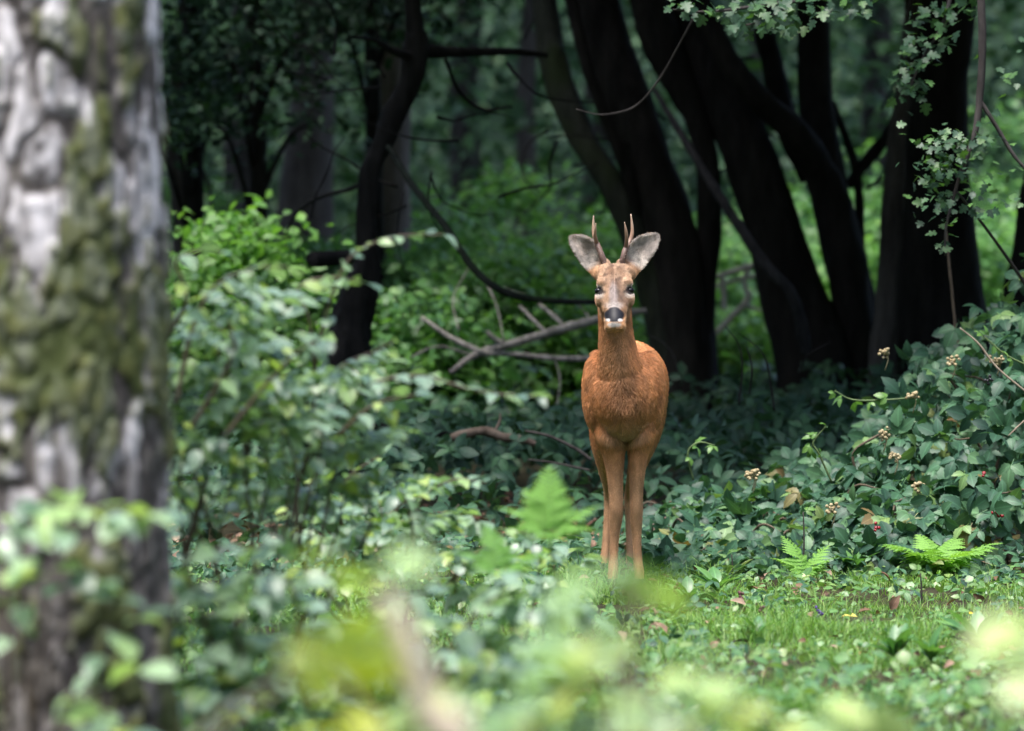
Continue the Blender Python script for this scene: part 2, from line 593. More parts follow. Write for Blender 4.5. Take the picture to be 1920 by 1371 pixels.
def build_deer():
    parts = []
    # torso: chest (towards the camera) to rump
    KW = .95
    T = [(-.275, 1170, 745, .035, .05, .05), (-.24, 1170, 742, .075, .09, .095), (-.17, 1171, 738, .108, .118, .135),
         (-.06, 1172, 735, .124, .135, .155), (.10, 1175, 734, .128, .135, .175), (.28, 1177, 730, .129, .135, .17),
         (.42, 1181, 722, .126, .135, .145), (.54, 1183, 714, .118, .13, .14), (.64, 1186, 712, .092, .105, .12), (.70, 1190, 712, .045, .06, .07)]
    parts.append(loft([(DP(px, py, dy), X3, Z3, w * KW, hu, hd) for dy, px, py, w, hu, hd in T], 28, 5))
    # shoulders, thighs, breast bone, withers
    for px, sx in ((1122, -1), (1216, 1)):
        parts.append(ball(DP(px, 735, -.10), (.045, .09, .13)))
        parts.append(ball(DP(px + 10 - (sx > 0) * 8, 745, .50), (.05, .13, .15)))
    parts.append(ball(DP(1154, 776, -.18), (.048, .045, .052)))
    parts.append(ball(DP(1187, 776, -.18), (.048, .045, .052)))
    parts.append(ball(DP(1171, 785, -.185), (.04, .05, .05)))
    # neck
    NK = [(-.10, 1170, 770, .09, .10), (-.15, 1168, 735, .082, .092), (-.19, 1164, 695, .068, .08), (-.205, 1159, 660, .058, .07),
          (-.21, 1155, 625, .053, .062), (-.215, 1153, 590, .052, .058), (-.215, 1152, 555, .05, .055), (-.20, 1152, 525, .042, .045)]
    parts.append(loft([(DP(px, py, dy), X3, norm(np.array((0, 1, .25))), w, h, h) for dy, px, py, w, h in NK], 24, 5))
    # head, from the poll forward and down to the muzzle
    a = norm(np.array((0, -.64, -.77)))
    v = norm(np.array((0, -.77, .64)))
    p0 = DP(1152, 519, -.235)
    HD = [(-.03, .026, .03, .02), (-.012, .042, .044, .04), (.008, .052, .05, .05), (.035, .055, .05, .055), (.065, .0585, .05, .06), (.085, .056, .046, .058), (.11, .046, .04, .052),
          (.135, .038, .034, .044), (.16, .034, .030, .033), (.185, .032, .027, .024), (.203, .028, .022, .018), (.214, .018, .013, .012)]
    parts.append(loft([(p0 + a * t, X3, v, w, hp, hm) for t, w, hp, hm in HD], 28, 6))
    # brows, cheeks, nose pad, chin
    for s in (-1, 1):
        parts.append(ball(p0 + a * .052 + v * .034 + np.array((s * .038, 0, 0)), (.018, .02, .016)))
        parts.append(ball(p0 + a * .088 + v * .0 + np.array((s * .045, 0, 0)), (.016, .03, .03)))
        parts.append(ball(p0 + a * .203 + v * .004 + np.array((s * .015, 0, 0)), (.0175, .014, .016)))
        parts.append(ball(p0 + a * .198 - v * .013 + np.array((s * .017, 0, 0)), (.0155, .016, .014)))
    parts.append(ball(p0 + a * .186 - v * .027, (.0165, .02, .011)))
    parts.append(ball(p0 + a * .198 + v * .006, (.024, .015, .018)))
    # pedicles under the antlers
    for px in (1137, 1163):
        parts.append(ball(DP(px, 500, -.225), (.013, .014, .024)))

    # ears: cupped shells
    def ear(base, tip, wid, side):
        base, tip = np.asarray(base), np.asarray(tip)
        ax = tip - base
        Ln = np.linalg.norm(ax)
        ax = ax / Ln
        back = norm(np.array((0, 1.0, 0)) - np.dot((0, 1, 0), ax) * ax)
        sd = np.cross(ax, back)
        ns, ntt = 26, 14
        V = []
        for i in range(ns + 1):
            s = i / ns
            w = wid * float(np.interp(s, (0, .15, .3, .45, .6, .75, .88, .95, 1), (.55, .76, .94, 1.0, .95, .80, .56, .36, .1)))
            cup = .020 * (1 - .75 * s) + .006
            bend = 0.014 * math.sin(s * math.pi)
            outer, inner = [], []
            for j in range(ntt + 1):
                t = -1 + 2 * j / ntt
                c = base + ax * Ln * s + sd * (t * w + side * bend) + back * (-(t * t) * cup * min(1, w / .03) + cup * .5)
                th = .0042
                outer.append(c + back * th)
                inner.append(c - back * th)
            V.append(inner + outer[::-1])
        k = len(V[0])
        V = np.array(V)
        V = np.concatenate([V.mean(1, keepdims=True)[:1].repeat(k, 1), V, V.mean(1, keepdims=True)[-1:].repeat(k, 1)], 0)
        i = np.arange(len(V) - 1)[:, None] * k
        j = np.arange(k)[None]
        f = np.stack([i + j, i + (j + 1) % k, i + k + (j + 1) % k, i + k + j], -1).reshape(-1, 4)
        return V.reshape(-1, 3), f
    ears = {-1: (DP(1123, 511, -.205), DP(1070, 443, -.20)), 1: (DP(1181, 510, -.205), DP(1234, 440, -.20))}
    for s, (b0, t0) in ears.items():
        parts.append(ear(b0, t0, .0415, s))
        parts.append(ball(DP(1152 + s * 31, 513, -.217), (.0155, .028, .022)))
        parts.append(ball(DP(1152 + s * 17, 508, -.232), (.024, .03, .022)))
        parts.append(ball(b0 * .93 + t0 * .07, (.019, .018, .02)))

    # legs: px, py, half width px, dy, depth factor
    def leg(rows):
        return loft([(DP(px, py, dy), X3, Y3, hw * PXM * (16 + dy) / 16 * (.9 if py > 880 else .96), hw * PXM * k * .92, hw * PXM * k * .92) for px, py, hw, dy, k in rows], 16, 5)
    parts.append(leg([(1140, 765, 28, -.10, 2.0), (1143, 815, 27, -.11, 2.0), (1150, 850, 22, -.12, 1.8), (1153, 890, 16.5, -.13, 1.5), (1155, 930, 14.2, -.135, 1.25), (1155.5, 955, 14.4, -.135, 1.2),
                      (1154, 980, 12.5, -.13, 1.1), (1152, 1010, 9.2, -.125, 1.15), (1150.5, 1045, 8.6, -.125, 1.2), (1149.5, 1070, 10.2, -.13, 1.3), (1148.5, 1086, 9.6, -.14, 1.3), (1148, 1097, 10, -.15, 1.3)]))
    parts.append(leg([(1206, 765, 26, -.10, 2.0), (1203, 815, 25, -.11, 2.0), (1197, 850, 20, -.12, 1.8), (1194, 890, 16, -.13, 1.5), (1193, 930, 13.2, -.135, 1.25), (1193, 955, 13.3, -.135, 1.2),
                      (1193, 980, 11.8, -.13, 1.1), (1194, 1010, 8.8, -.125, 1.15), (1195.5, 1045, 8.3, -.125, 1.2), (1197.5, 1068, 9.8, -.13, 1.3), (1199, 1084, 9.2, -.14, 1.3), (1200, 1095, 9.6, -.15, 1.3)]))
    parts.append(leg([(1146, 745, 36, .50, 2.6), (1140, 800, 32, .46, 2.8), (1136, 845, 25, .46, 2.5), (1139, 885, 18, .52, 2.0), (1143, 915, 13, .60, 1.6), (1144, 935, 12.5, .645, 1.6),
                      (1142, 960, 10, .64, 1.5), (1138, 1000, 8.4, .61, 1.3), (1135, 1035, 8.5, .585, 1.3), (1133, 1052, 10, .575, 1.3), (1131.5, 1068, 9.5, .56, 1.3)]))
    parts.append(leg([(1216, 745, 34, .52, 2.6), (1210, 800, 30, .48, 2.8), (1203, 845, 24, .48, 2.5), (1192, 885, 17, .54, 2.0), (1184, 915, 12.5, .62, 1.6), (1181, 935, 12, .665, 1.6),
                      (1180.5, 960, 9.6, .66, 1.5), (1181, 1000, 8.2, .63, 1.3), (1182, 1035, 8.3, .605, 1.3), (1182.5, 1050, 9.8, .595, 1.3), (1183, 1066, 9.3, .58, 1.3)]))

    v0, f0 = join(parts)
    tmp = obj('roe_tmp', np_mesh('roe_tmp', v0, f0))
    md = tmp.modifiers.new('r', 'REMESH'); md.mode = 'VOXEL'; md.voxel_size = .0045; md.use_smooth_shade = True
    s1 = tmp.modifiers.new('s', 'SMOOTH'); s1.factor = .5; s1.iterations = 5
    dg = bpy.context.evaluated_depsgraph_get()
    me = bpy.data.meshes.new_from_object(tmp.evaluated_get(dg))
    bpy.data.objects.remove(tmp)
    n = len(me.vertices)
    V = np.zeros(n * 3, np.float32); me.vertices.foreach_get('co', V); V = V.reshape(-1, 3).astype(float)
    Nn = np.zeros(n * 3, np.float32); me.vertices.foreach_get('normal', Nn); Nn = Nn.reshape(-1, 3).astype(float)
    return me, V, Nn, ears, p0, a, v


deer_me, DV, DN, EARS, HP0, HA, HV = build_deer()
DEER0 = np.array((DP(1172, 1103, 0)[0], 0, 0))


def proj(V):
    """place on the animal as front-view pixels (its own front elevation)"""
    return 1172 + (V[:, 0] - DEER0[0]) / PXM, V


FX = CX + F * DV[:, 0] / (DV[:, 1] + 16)
sp_, cp_ = math.sin(PITCH), math.cos(PITCH)
rel = DV - np.array((0, -16, CAMH))
_dep = rel[:, 1] * cp_ - rel[:, 2] * sp_
_upp = rel[:, 1] * sp_ + rel[:, 2] * cp_
FX = CX + F * DV[:, 0] / _dep
FY = CY - F * _upp / _dep

# which vertices belong to the head / ears
ht = (DV - HP0) @ HA           # distance along the head
hv = (DV - HP0) @ HV
head = ((FY < 618) & (hv > -.075) & (ht > -.05) & (DV[:, 1] < -.17)).astype(float)


def ell(x, y, rx, ry, soft=.35):
    d = np.sqrt(((FX - x) / rx) ** 2 + ((FY - y) / ry) ** 2)
    return 1 - sm(d, 1 - soft, 1 + soft)


def mixc(C, c, m):
    return C * (1 - m[:, None]) + np.array(c) * m[:, None]


nz1 = fbm(DV * 14, 3, 3)
nz2 = fbm(DV * np.array((70, 70, 34)), 9, 2)
nz3 = fbm(DV * 6, 12, 2)
C = np.tile(np.array((.46, .205, .085)), (len(DV), 1))
C = mixc(C, (.50, .225, .085), sm(nz1, .45, .7) * .7)
C = mixc(C, (.32, .125, .045), sm(nz3, .5, .75) * .35)
# underside and inner legs paler, lower legs tan
C = mixc(C, (.42, .235, .125), sm(FY, 830, 930))
C = mixc(C, (.5, .33, .19), (sm(-DN[:, 2], .3, .8) * sm(FY, 780, 810) * (1 - sm(FY, 840, 860))) * .8)
# breast: neck's cast shadow painted as a dark oval, plus the pale hem
C = mixc(C, (.27, .13, .06), ell(1170, 745, 30, 40, .5) * (DN[:, 1] < 0) * .7)
C = mixc(C, (.46, .30, .19), np.maximum(ell(1152, 818, 26, 14, .5), ell(1190, 815, 22, 13, .5)) * (DV[:, 1] < 0) * .45)
# neck front a shade lighter and duller
C = mixc(C, (.46, .24, .11), (1 - sm(np.abs(FX - 1155), 10, 34)) * sm(FY, 600, 625) * (1 - sm(FY, 690, 740)) * (DV[:, 1] < -.1) * .7)
# head
front = head * (DN[:, 1] < .35)
H_ = front > 0
C[H_] = (.42, .23, .115)
C = mixc(C, (.52, .36, .25), front * (1 - sm(np.abs(FX - 1152), 18, 44)) * (1 - sm(FY, 560, 585)) * .8)
C = mixc(C, (.15, .085, .055), front * ell(1151, 512, 20, 24, .6) * sm(nz2, .4, .58))
C = mixc(C, (.26, .15, .09), front * sm(fbm(DV * 60, 15, 3), .5, .68) * .55)
C = mixc(C, (.22, .13, .09), front * ell(1166, 566, 12, 16, .5) * .55)
C = mixc(C, (.20, .12, .085), front * ell(1153, 543, 12, 24, .5) * .75)
C = mixc(C, (.20, .13, .10), front * ell(1163, 560, 9, 14, .6) * .5)
C = mixc(C, (.40, .33, .31), front * ell(1150, 556, 7.5, 24, .4) * .9)
C = mixc(C, (.50, .44, .41), front * ell(1151, 574, 15, 7, .5) * .85)
for ex, ey, s in ((1122.5, 546, -1), (1181.5, 545, 1)):
    C = mixc(C, (.56, .48, .42), front * ell(ex - s * 1, ey + 8.5, 9.5, 6.5, .4) * .95)
    C = mixc(C, (.52, .44, .38), front * ell(ex + s * 2, ey - 7, 9, 4.5, .5) * .8)
    C = mixc(C, (.012, .01, .01), front * ell(ex, ey, 9.6, 7.6, .2))
    C = mixc(C, (.06, .04, .035), front * ell(ex - s * 9, ey + 3, 5, 2.6, .4) * .9)
C = mixc(C, (.06, .045, .04), front * ell(1151.5, 583, 22, 9, .3) * sm(FY, 578, 588) * .5)
NOSE = front * np.maximum(ell(1151.5, 591, 19.5, 13.5, .14), ell(1151.5, 584, 13, 9, .2)) * (hv > -.03)
C = mixc(C, (.012, .012, .016), NOSE)
CHIN = front * ell(1152, 609.5, 12.5, 4.6, .25)
C = mixc(C, (.40, .37, .34), CHIN)
for wx in (1139.5, 1163):
    C = mixc(C, (.5, .48, .46), front * ell(wx, 600.5, 4.4, 3.2, .25))
# ears
ear_len = np.zeros(len(DV))
for s, (b0, t0) in EARS.items():
    ax = norm(t0 - b0)
    L_ = np.linalg.norm(t0 - b0)
    t = (DV - b0) @ ax / L_
    r = np.linalg.norm(DV - b0 - np.outer(t * L_, ax), axis=1)
    e = sm(t, .10, .28) * (r < .06) * (t < 1.15)
    ear_len = np.maximum(ear_len, e)
    inner = e * (DN[:, 1] < .1)
    C = mixc(C, (.26, .17, .11), e)
    C = mixc(C, (.50, .44, .40), inner * .95)
    nzE = fbm(DV * 55, 31, 3)
    C = mixc(C, (.26, .21, .17), inner * sm(nzE, .54, .66) * sm(t, .25, .5) * .75)
    C = mixc(C, (.70, .64, .58), inner * (1 - sm(t, .3, .55)) * .7)
    edge = inner * sm(np.abs(DN[:, 1]), 1.0, .35)
    C = mixc(C, (.09, .07, .06), np.maximum(edge, inner * sm(t, .86, 1.0)) * .75)
# fine mottling
C = C * (0.82 + .36 * nz2)[:, None]
ROUGH = .75 - .28 * np.clip(NOSE, 0, 1)
at = deer_me.attributes.new('coat', 'FLOAT_COLOR', 'POINT')
at.data.foreach_set('color', np.ascontiguousarray(np.column_stack([C, np.ones(len(C))]), np.float32).ravel())
at = deer_me.attributes.new('gloss', 'FLOAT', 'POINT')
at.data.foreach_set('value', ROUGH.astype(np.float32))
deer = empty('roe_deer', tuple(DEER0))
tag(deer, 'red-brown roe buck with short antlers standing in the grass, looking up', 'deer')
deer_me.transform(Matrix.Translation(Vector(-DEER0)))
deer_me.materials.clear()
body = obj('body', deer_me, attr_mat('deer_skin', 'coat', .75, .2, 'gloss'), deer)
deer_me.polygons.foreach_set('use_smooth', np.ones(len(deer_me.polygons), bool))

# fur: short strands lying along the coat
tri = []
deer_me.calc_loop_triangles()
tri = np.zeros(len(deer_me.loop_triangles) * 3, np.int32)
deer_me.loop_triangles.foreach_get('vertices', tri)
tri = tri.reshape(-1, 3)
A_, B_, C_ = DV[tri[:, 0]], DV[tri[:, 1]], DV[tri[:, 2]]
area = np.linalg.norm(np.cross(B_ - A_, C_ - A_), axis=1) / 2
cen = (A_ + B_ + C_) / 3
wgt = area * np.where(cen[:, 1] > .2, .45, 1.0) * np.where(cen[:, 2] > .85, 2.6, 1.0)
NF = 190000
pick = rng.choice(len(tri), NF, p=wgt / wgt.sum())
bu = rng.random((NF, 2))
fl = bu.sum(1) > 1
bu[fl] = 1 - bu[fl]
w3 = np.column_stack([1 - bu.sum(1), bu])
tv = tri[pick]
bary = lambda A: (A[tv] * (w3[:, :, None] if A.ndim == 2 else w3)).sum(1)
root, nr, fc = bary(DV), norm(bary(DN)), bary(C)
fx, fy, hd, el_, ns_ = bary(FX), bary(FY), bary(front), bary(ear_len), bary(NOSE)
dirn = np.tile(np.array((0, .75, -.55)), (NF, 1))
lgs = sm(fy, 800, 860)
dirn = dirn * (1 - lgs)[:, None] + lgs[:, None] * np.array((0, .15, -1))
nk = (root[:, 1] < -.08) * (1 - lgs)
dirn = dirn * (1 - nk)[:, None] + nk[:, None] * np.array((0, .2, -1))
dirn[:, 0] += nk * np.sign(fx - 1165) * .25
dirn = dirn * (1 - hd)[:, None] + hd[:, None] * np.column_stack([np.sign(fx - 1152) * .45, np.full(NF, .5), np.full(NF, .8)])
for s, (b0, t0) in EARS.items():
    m_ = (el_ > .3) & (np.sign(root[:, 0] - HP0[0]) == s)
    dirn[m_] = norm(t0 - b0)
dirn = norm(dirn) + rng.normal(size=(NF, 3)) * .28 + (fbm(root * 22, 40, 2) - .5)[:, None] * np.array((1.4, 0, .6))
dirn = norm(dirn - (dirn * nr).sum(1, keepdims=True) * nr)
ln = np.full(NF, .019) * (1 - lgs * .74)
ln = ln + (.0055 - ln) * (1 - sm(fy, 600, 690))
ln = np.where(el_ > .3, .0065, ln)
breast = (1 - sm(np.hypot((fx - 1170) / 46, (fy - 812) / 26), .6, 1.2)) * (root[:, 1] < -.05)
ln = ln * (1 + .9 * breast)
ln = ln * (.6 + .8 * rng.random(NF))
face_close = hd * (1 - sm(np.minimum(np.hypot(fx - 1122.5, fy - 546), np.hypot(fx - 1181.5, fy - 545)), 7, 12))
keep = (ns_ < .2) & (face_close < .4) & ~((hd > .5) & (np.hypot((fx - 1152) / 20, (fy - 607) / 8) < .9) & (rng.random(NF) < .6))
root, nr, fc, dirn, ln = root[keep], nr[keep], fc[keep], dirn[keep], ln[keep]
nf = len(root)
lift = .28 + .4 * rng.random(nf)
p1 = root + (dirn * .5 + nr * lift[:, None] * .6) * ln[:, None]
p2 = root + (dirn + nr * lift[:, None] * .55) * ln[:, None]
pts = np.stack([root - nr * .001, p1, p2], 1) - DEER0
hc = bpy.data.hair_curves.new('fur')
hc.add_curves([3] * nf)
hc.position_data.foreach_set('vector', np.ascontiguousarray(pts, np.float32).ravel())
ra = hc.attributes.get('radius') or hc.attributes.new('radius', 'FLOAT', 'POINT')
ra.data.foreach_set('value', (np.array((.00055, .00042, .00008), np.float32)[None] * np.where(ln < .0085, .6, 1.0)[:, None]).astype(np.float32).ravel())
clump = fbm(root * np.array((85, 85, 40)), 44, 2)
fc = fc * (.95 + .6 * rng.random(nf) + 1.3 * (clump - .5))[:, None] + np.array((.0, .012, .012))
ca = hc.attributes.new('coat', 'FLOAT_COLOR', 'CURVE')
ca.data.foreach_set('color', np.ascontiguousarray(np.column_stack([fc, np.ones(nf)]), np.float32).ravel())
fur = bpy.data.objects.new('fur', hc)
col.objects.link(fur)
fur.parent = deer
hc.materials.append(attr_mat('deer_fur', 'coat', .55, .25))
tag(fur, kind='stuff')

# eyes
M_EYE = plain_mat('eye_black', (.006, .005, .006), .18, .3, (.004, .003, .004))
for ex, ey in ((1122.8, 546), (1181.2, 545)):
    m_ = (np.hypot(FX - ex, FY - ey) < 5) & (DV[:, 1] < -.2)
    k = np.argmin(np.where(m_, DV[:, 1], 9))
    c = DP(ex, ey, float(np.quantile(DV[m_][:, 1], .2)) + .0035)
    ev, ef = ball(c, (.0132, .0118, .0108), 20)
    obj('eye', np_mesh('eye', ev - DEER0, ef), M_EYE, deer)

# antlers
M_ANT, _nt, N, L, b = new_mat('antler')
_g = N.new('ShaderNodeAttribute'); _g.attribute_name = 'tipness'
_r = N.new('ShaderNodeValToRGB')
_e = _r.color_ramp.elements
_e[0].position = 0; _e[0].color = (.10, .065, .055, 1)
_e[1].position = 1; _e[1].color = (.62, .45, .33, 1)
_x = _e.new(.45); _x.color = (.17, .10, .075, 1)
_x = _e.new(.7); _x.color = (.40, .25, .17, 1)
L.new(_g.outputs['Fac'], _r.inputs[0]); L.new(_r.outputs[0], b.inputs['Base Color'])
b.inputs['Roughness'].default_value = .45


def antler(beam, tine):
    out = []
    for pts_, r_, lm in ((beam, None, .22), (tine, None, .12)):
        p = [DP(x, y, d) for x, y, d, _ in pts_]
        r = [w * PXM / 2 for *_, w in pts_]
        out.append(tube(p, r, n=14, m=8, lump=lm, seed=4))
    # burr and pearls
    bx, by, bd, bw = beam[0]
    c0 = DP(bx, by, bd)
    rr = random.Random(int(bx))
    for k in range(16):
        an = k / 16 * 2 * math.pi
        out.append(ball(c0 + np.array((math.cos(an) * bw * PXM * .58, math.sin(an) * bw * PXM * .58, rr.uniform(-.003, .002))), (.0032, .0032, .0036), 8))
    for k in range(46):
        t = rr.random() ** 1.2 * .55
        ps = spline(np.array([[*DP(x, y, d), w * PXM / 2] for x, y, d, w in beam]), 12)
        q_ = ps[int(t * (len(ps) - 1))]
        an = rr.uniform(0, 6.28)
        out.append(ball(q_[:3] + np.array((math.cos(an), math.sin(an), 0)) * q_[3] * .95, (.0022, .0022, .0028), 6))
    vv, ff = join(out)
    z0, z1 = vv[:, 2].min(), vv[:, 2].max()
    obj('antler', np_mesh('antler', vv - DEER0, ff, {'tipness': (vv[:, 2] - z0) / (z1 - z0)}), M_ANT, deer)


antler([(1135, 499, -.228, 11.5), (1129, 482, -.23, 10.5), (1122, 464, -.22, 9.5), (1115.5, 446, -.20, 8.2), (1112.6, 430, -.195, 6.4), (1113, 404.5, -.20, 1.6)],
       [(1119, 456, -.215, 8), (1115.8, 444, -.235, 6.5), (1116, 432, -.25, 5), (1117.3, 418.5, -.258, 1.5)])
antler([(1164.5, 498, -.228, 11.5), (1169, 481, -.23, 10.5), (1174, 465, -.22, 9.5), (1181, 453, -.20, 8.2), (1185.6, 434, -.195, 6.6), (1183, 401.5, -.20, 1.6)],
       [(1173.5, 466, -.22, 8), (1175, 448, -.24, 6.8), (1174, 434, -.25, 5.4), (1170.8, 416.5, -.258, 1.5)])

# hooves: two claws on each foot
M_HOOF = plain_mat('hoof', (.02, .017, .015), .4, .5)
for px, py, dy, k in ((1148, 1097, -.15, 1), (1200, 1095, -.15, 1), (1131.5, 1068, .56, .96), (1183, 1066, .58, .96)):
    c = DP(px, py, dy)
    hp = []
    for s in (-1, 1):
        o = np.array((c[0] + s * .0075, c[1], 0))
        hp.append(loft([(o + (0, -.012, .034), X3, Y3, .0085, .014, .012), (o + (0, -.016, .018), X3, Y3, .0098, .018, .018), (o + (0, -.02, .002), X3, Y3, .0105, .022, .024), (o + (0, -.02, -.004), X3, Y3, .008, .018, .02)], 12, 3))
    hv_, hf_ = join(hp)
    obj('hoof', np_mesh('hoof', hv_ - DEER0, hf_), M_HOOF, deer)

# ------------------------------------------------------------------ mossy pale trunk close by
def mossy_tree():
    d0 = 9.0
    cx = P(92, 700, d0)[0]
    cy = -16 + d0 + .02
    root_ = empty('mossy_tree', (cx, cy, gz(cx, cy)))
    tag(root_, 'thick tree trunk with pale flaking bark and green moss patches', 'tree')
    nth, nzv = 240, 460
    th = np.linspace(0, 2 * np.pi, nth, endpoint=False)
    zz = np.concatenate([np.linspace(-.1, 2.3, nzv - 30), np.linspace(2.35, 7, 30)])
    TH, ZZ = np.meshgrid(th, zz)
    R0 = .212 + .03 * np.exp(-np.maximum(ZZ, 0) / .22) - .004 * np.maximum(ZZ - 1, 0)
    u, w = (TH * .212).ravel(), ZZ.ravel()
    # bark plates: stretched cells
    ns = 620
    su, sw = rng.random(ns) * 2 * np.pi * .212, rng.random(ns) * 2.6 - .1
    cell_r = rng.random(ns)
    per = 2 * np.pi * .212
    P3 = np.column_stack([np.cos(TH).ravel() * .3, np.sin(TH).ravel() * .3, w])
    wob = (fbm(P3 * 16, 2, 3) - .5) * .05
    wob2 = (fbm(P3 * 16, 22, 3) - .5) * .11
    d1 = np.full(len(u), 9.0); d2 = np.full(len(u), 9.0); ci = np.zeros(len(u), int)
    for k in range(ns):
        du = np.abs(u + wob - su[k]); du = np.minimum(du, per - du)
        dd = np.hypot(du, (w + wob2 - sw[k]) * .36)
        m = dd < d1
        d2 = np.where(m, d1, np.minimum(d2, dd))
        ci = np.where(m, k, ci)
        d1 = np.where(m, dd, d1)
    edge = d2 - d1
    plate = sm(edge, .002, .014)
    big = fbm(P3 * np.array((7, 7, 3.2)), 51, 3)
    fine = fbm(P3 * 40, 61, 3)
    streak = fbm(P3 * np.array((42, 42, 11)), 63, 3)
    # moss: two broad patches plus the foot
    mo = big + .22 * np.exp(-((w - 1.02) / .22) ** 2) + .16 * sm(-w, -.75, -.35) + .05
    moss = sm(mo + (cell_r[ci] - .5) * .22 + (streak - .5) * .5 + (fine - .5) * .25, .60, .74)
    pale = sm(cell_r[ci] + (fine - .5) * .45, .20, .38) * plate * (.12 + .88 * sm(w + (big - .5) * .5, .42, .8))
    rr = R0.ravel() + plate * (.004 + .005 * cell_r[ci]) + moss * .008 * (.5 + fine) + .006 * (fine - .5) + .03 * (fbm(P3 * np.array((5, 5, 1.2)), 77, 2) - .5)
    lean = .012 * w
    V = np.column_stack([np.cos(TH).ravel() * rr - lean, np.sin(TH).ravel() * rr, w])
    Cb = np.tile(np.array((.06, .053, .05)), (len(u), 1))
    mixb = lambda C, c, m: C * (1 - m[:, None]) + np.array(c) * m[:, None]
    Cb = mixb(Cb, (.16, .145, .13), sm(fine, .4, .62) * .7)
    Cb = mixb(Cb, (.68, .66, .68), pale * (.35 + .65 * sm(streak, .36, .56)))
    Cb = mixb(Cb, (.06, .082, .02), moss * .85)
    Cb = mixb(Cb, (.11, .12, .035), moss * sm(fine, .5, .7) * .7)
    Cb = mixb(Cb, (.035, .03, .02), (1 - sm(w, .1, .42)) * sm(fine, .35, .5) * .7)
    n = nth
    i = np.arange(nzv - 1)[:, None] * n
    j = np.arange(n)[None]
    f = np.stack([i + j, i + (j + 1) % n, i + n + (j + 1) % n, i + n + j], -1).reshape(-1, 4)
    obj('trunk', np_mesh('trunk', V, f, {'bark': Cb}), attr_mat('pale_mossy_bark', 'bark', .85, .2), root_)
    # crown far above the picture
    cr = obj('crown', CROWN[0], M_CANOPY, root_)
    cr.location = (-3.2, 1.2, 7.4); cr.scale = (1.0, 1.0, .7)
    tag(cr, kind='stuff')
    for a_, l_ in ((1.9, 3.0), (2.7, 3.6), (3.4, 2.6)):
        tube_obj('limb', [(-.07, 0, 5.5), (math.cos(a_) * l_ * .5, math.sin(a_) * l_ * .5, 6.4), (math.cos(a_) * l_, math.sin(a_) * l_, 7.2)], [.11, .07, .03], M_BARK_B, root_, n=10)


def crown_mesh(seed, n, rx, rz):
    r = np.random.default_rng(seed)
    # leaf clumps gathered round branch ends
    nc = 80
    c = r.normal(size=(nc, 3)); c = c / np.linalg.norm(c, axis=1, keepdims=True) * (r.random((nc, 1)) ** .4) * np.array((rx, rx, rz))
    k = r.integers(0, nc, n)
    pos = c[k] + r.normal(size=(n, 3)) * np.array((.42, .42, .24))
    return scatter('crown', DIAMOND, pos, frames(n, .9), r.uniform(.12, .2, n))


CROWN = [crown_mesh(1, 11000, 2.6, 1.3), crown_mesh(2, 11000, 2.6, 1.3)]


# ------------------------------------------------------------------ standing trees behind
def tree(name, label, cat, stems, base_px, d, mat, crowns=(), group=None):
    """stems: list of (part name, [(px, py, width px, depth offset)], lump)"""
    bx, _ = base_px
    b = P(bx, ground_row(d), d)
    r = empty(name, (b[0], b[1], 0))
    tag(r, label, cat, group)
    o0 = np.array((b[0], b[1], 0))
    for si, st in enumerate(stems):
        nm, pts, lump = st[:3]
        m_ = st[3] if len(st) > 3 else mat
        p, rad = [], []
        for px, py, w, dd in pts:
            p.append(P(px, py, d + dd)); rad.append(w / 2 * (d + dd) / F)
        if nm not in ('branch', 'sawn_stub'):
            # carry the stem on past the top of the picture and into the soil
            up = norm(p[0] - p[1])
            p.insert(0, p[0] + up * 1.2 + (0, 0, .4)); rad.insert(0, rad[0] * .8)
            p.insert(0, p[0] + up * .9 + (0, 0, 1.2)); rad.insert(0, rad[0] * .7)
            if pts[-1][1] > 560:
                dn = p[-1] - p[-2]
                e = p[-1] + (dn[0] * .4, dn[1] * .4, 0); e[2] = -.1
                p.append(e); rad.append(rad[-1] * 1.35)
        rad = [q_ * .92 for q_ in rad]
        tube_obj(nm, p, rad, m_, r, o0, n=28, m=14, lump=lump * 1.5, seed=si + int(bx))
    for ci, (cx, cy, cz, s) in enumerate(crowns):  # unseen crowns, several added forward to shade the brambles and trunks
        c = obj('crown', CROWN[ci % 2], M_CANOPY, r)
        c.location = (cx, cy, cz); c.scale = (s, s, s * .8); c.rotation_euler = (0, 0, ci * 1.3 + bx)
        tag(c, kind='stuff')
    return r


mossy_tree()


def thin_branches(seed, n, x0, x1, y0, y1):
    rr = random.Random(seed)
    out = []
    for _ in range(n):
        x, y = rr.uniform(x0, x1), rr.uniform(y0, y1)
        a_ = rr.choice((-1, 1)) * rr.uniform(.15, 1.3) + (0 if rr.random() < .5 else math.pi)
        w, dd = rr.uniform(3.5, 8), rr.uniform(-.4, .6)
        run = []
        for _k in range(5):
            run.append((x, y, w, dd))
            a_ += rr.uniform(-.45, .45)
            x += math.cos(a_) * rr.uniform(30, 60); y += math.sin(a_) * rr.uniform(25, 50)
            w *= .78; dd += rr.uniform(-.1, .1)
        out.append(('branch', run, .2))
    return out


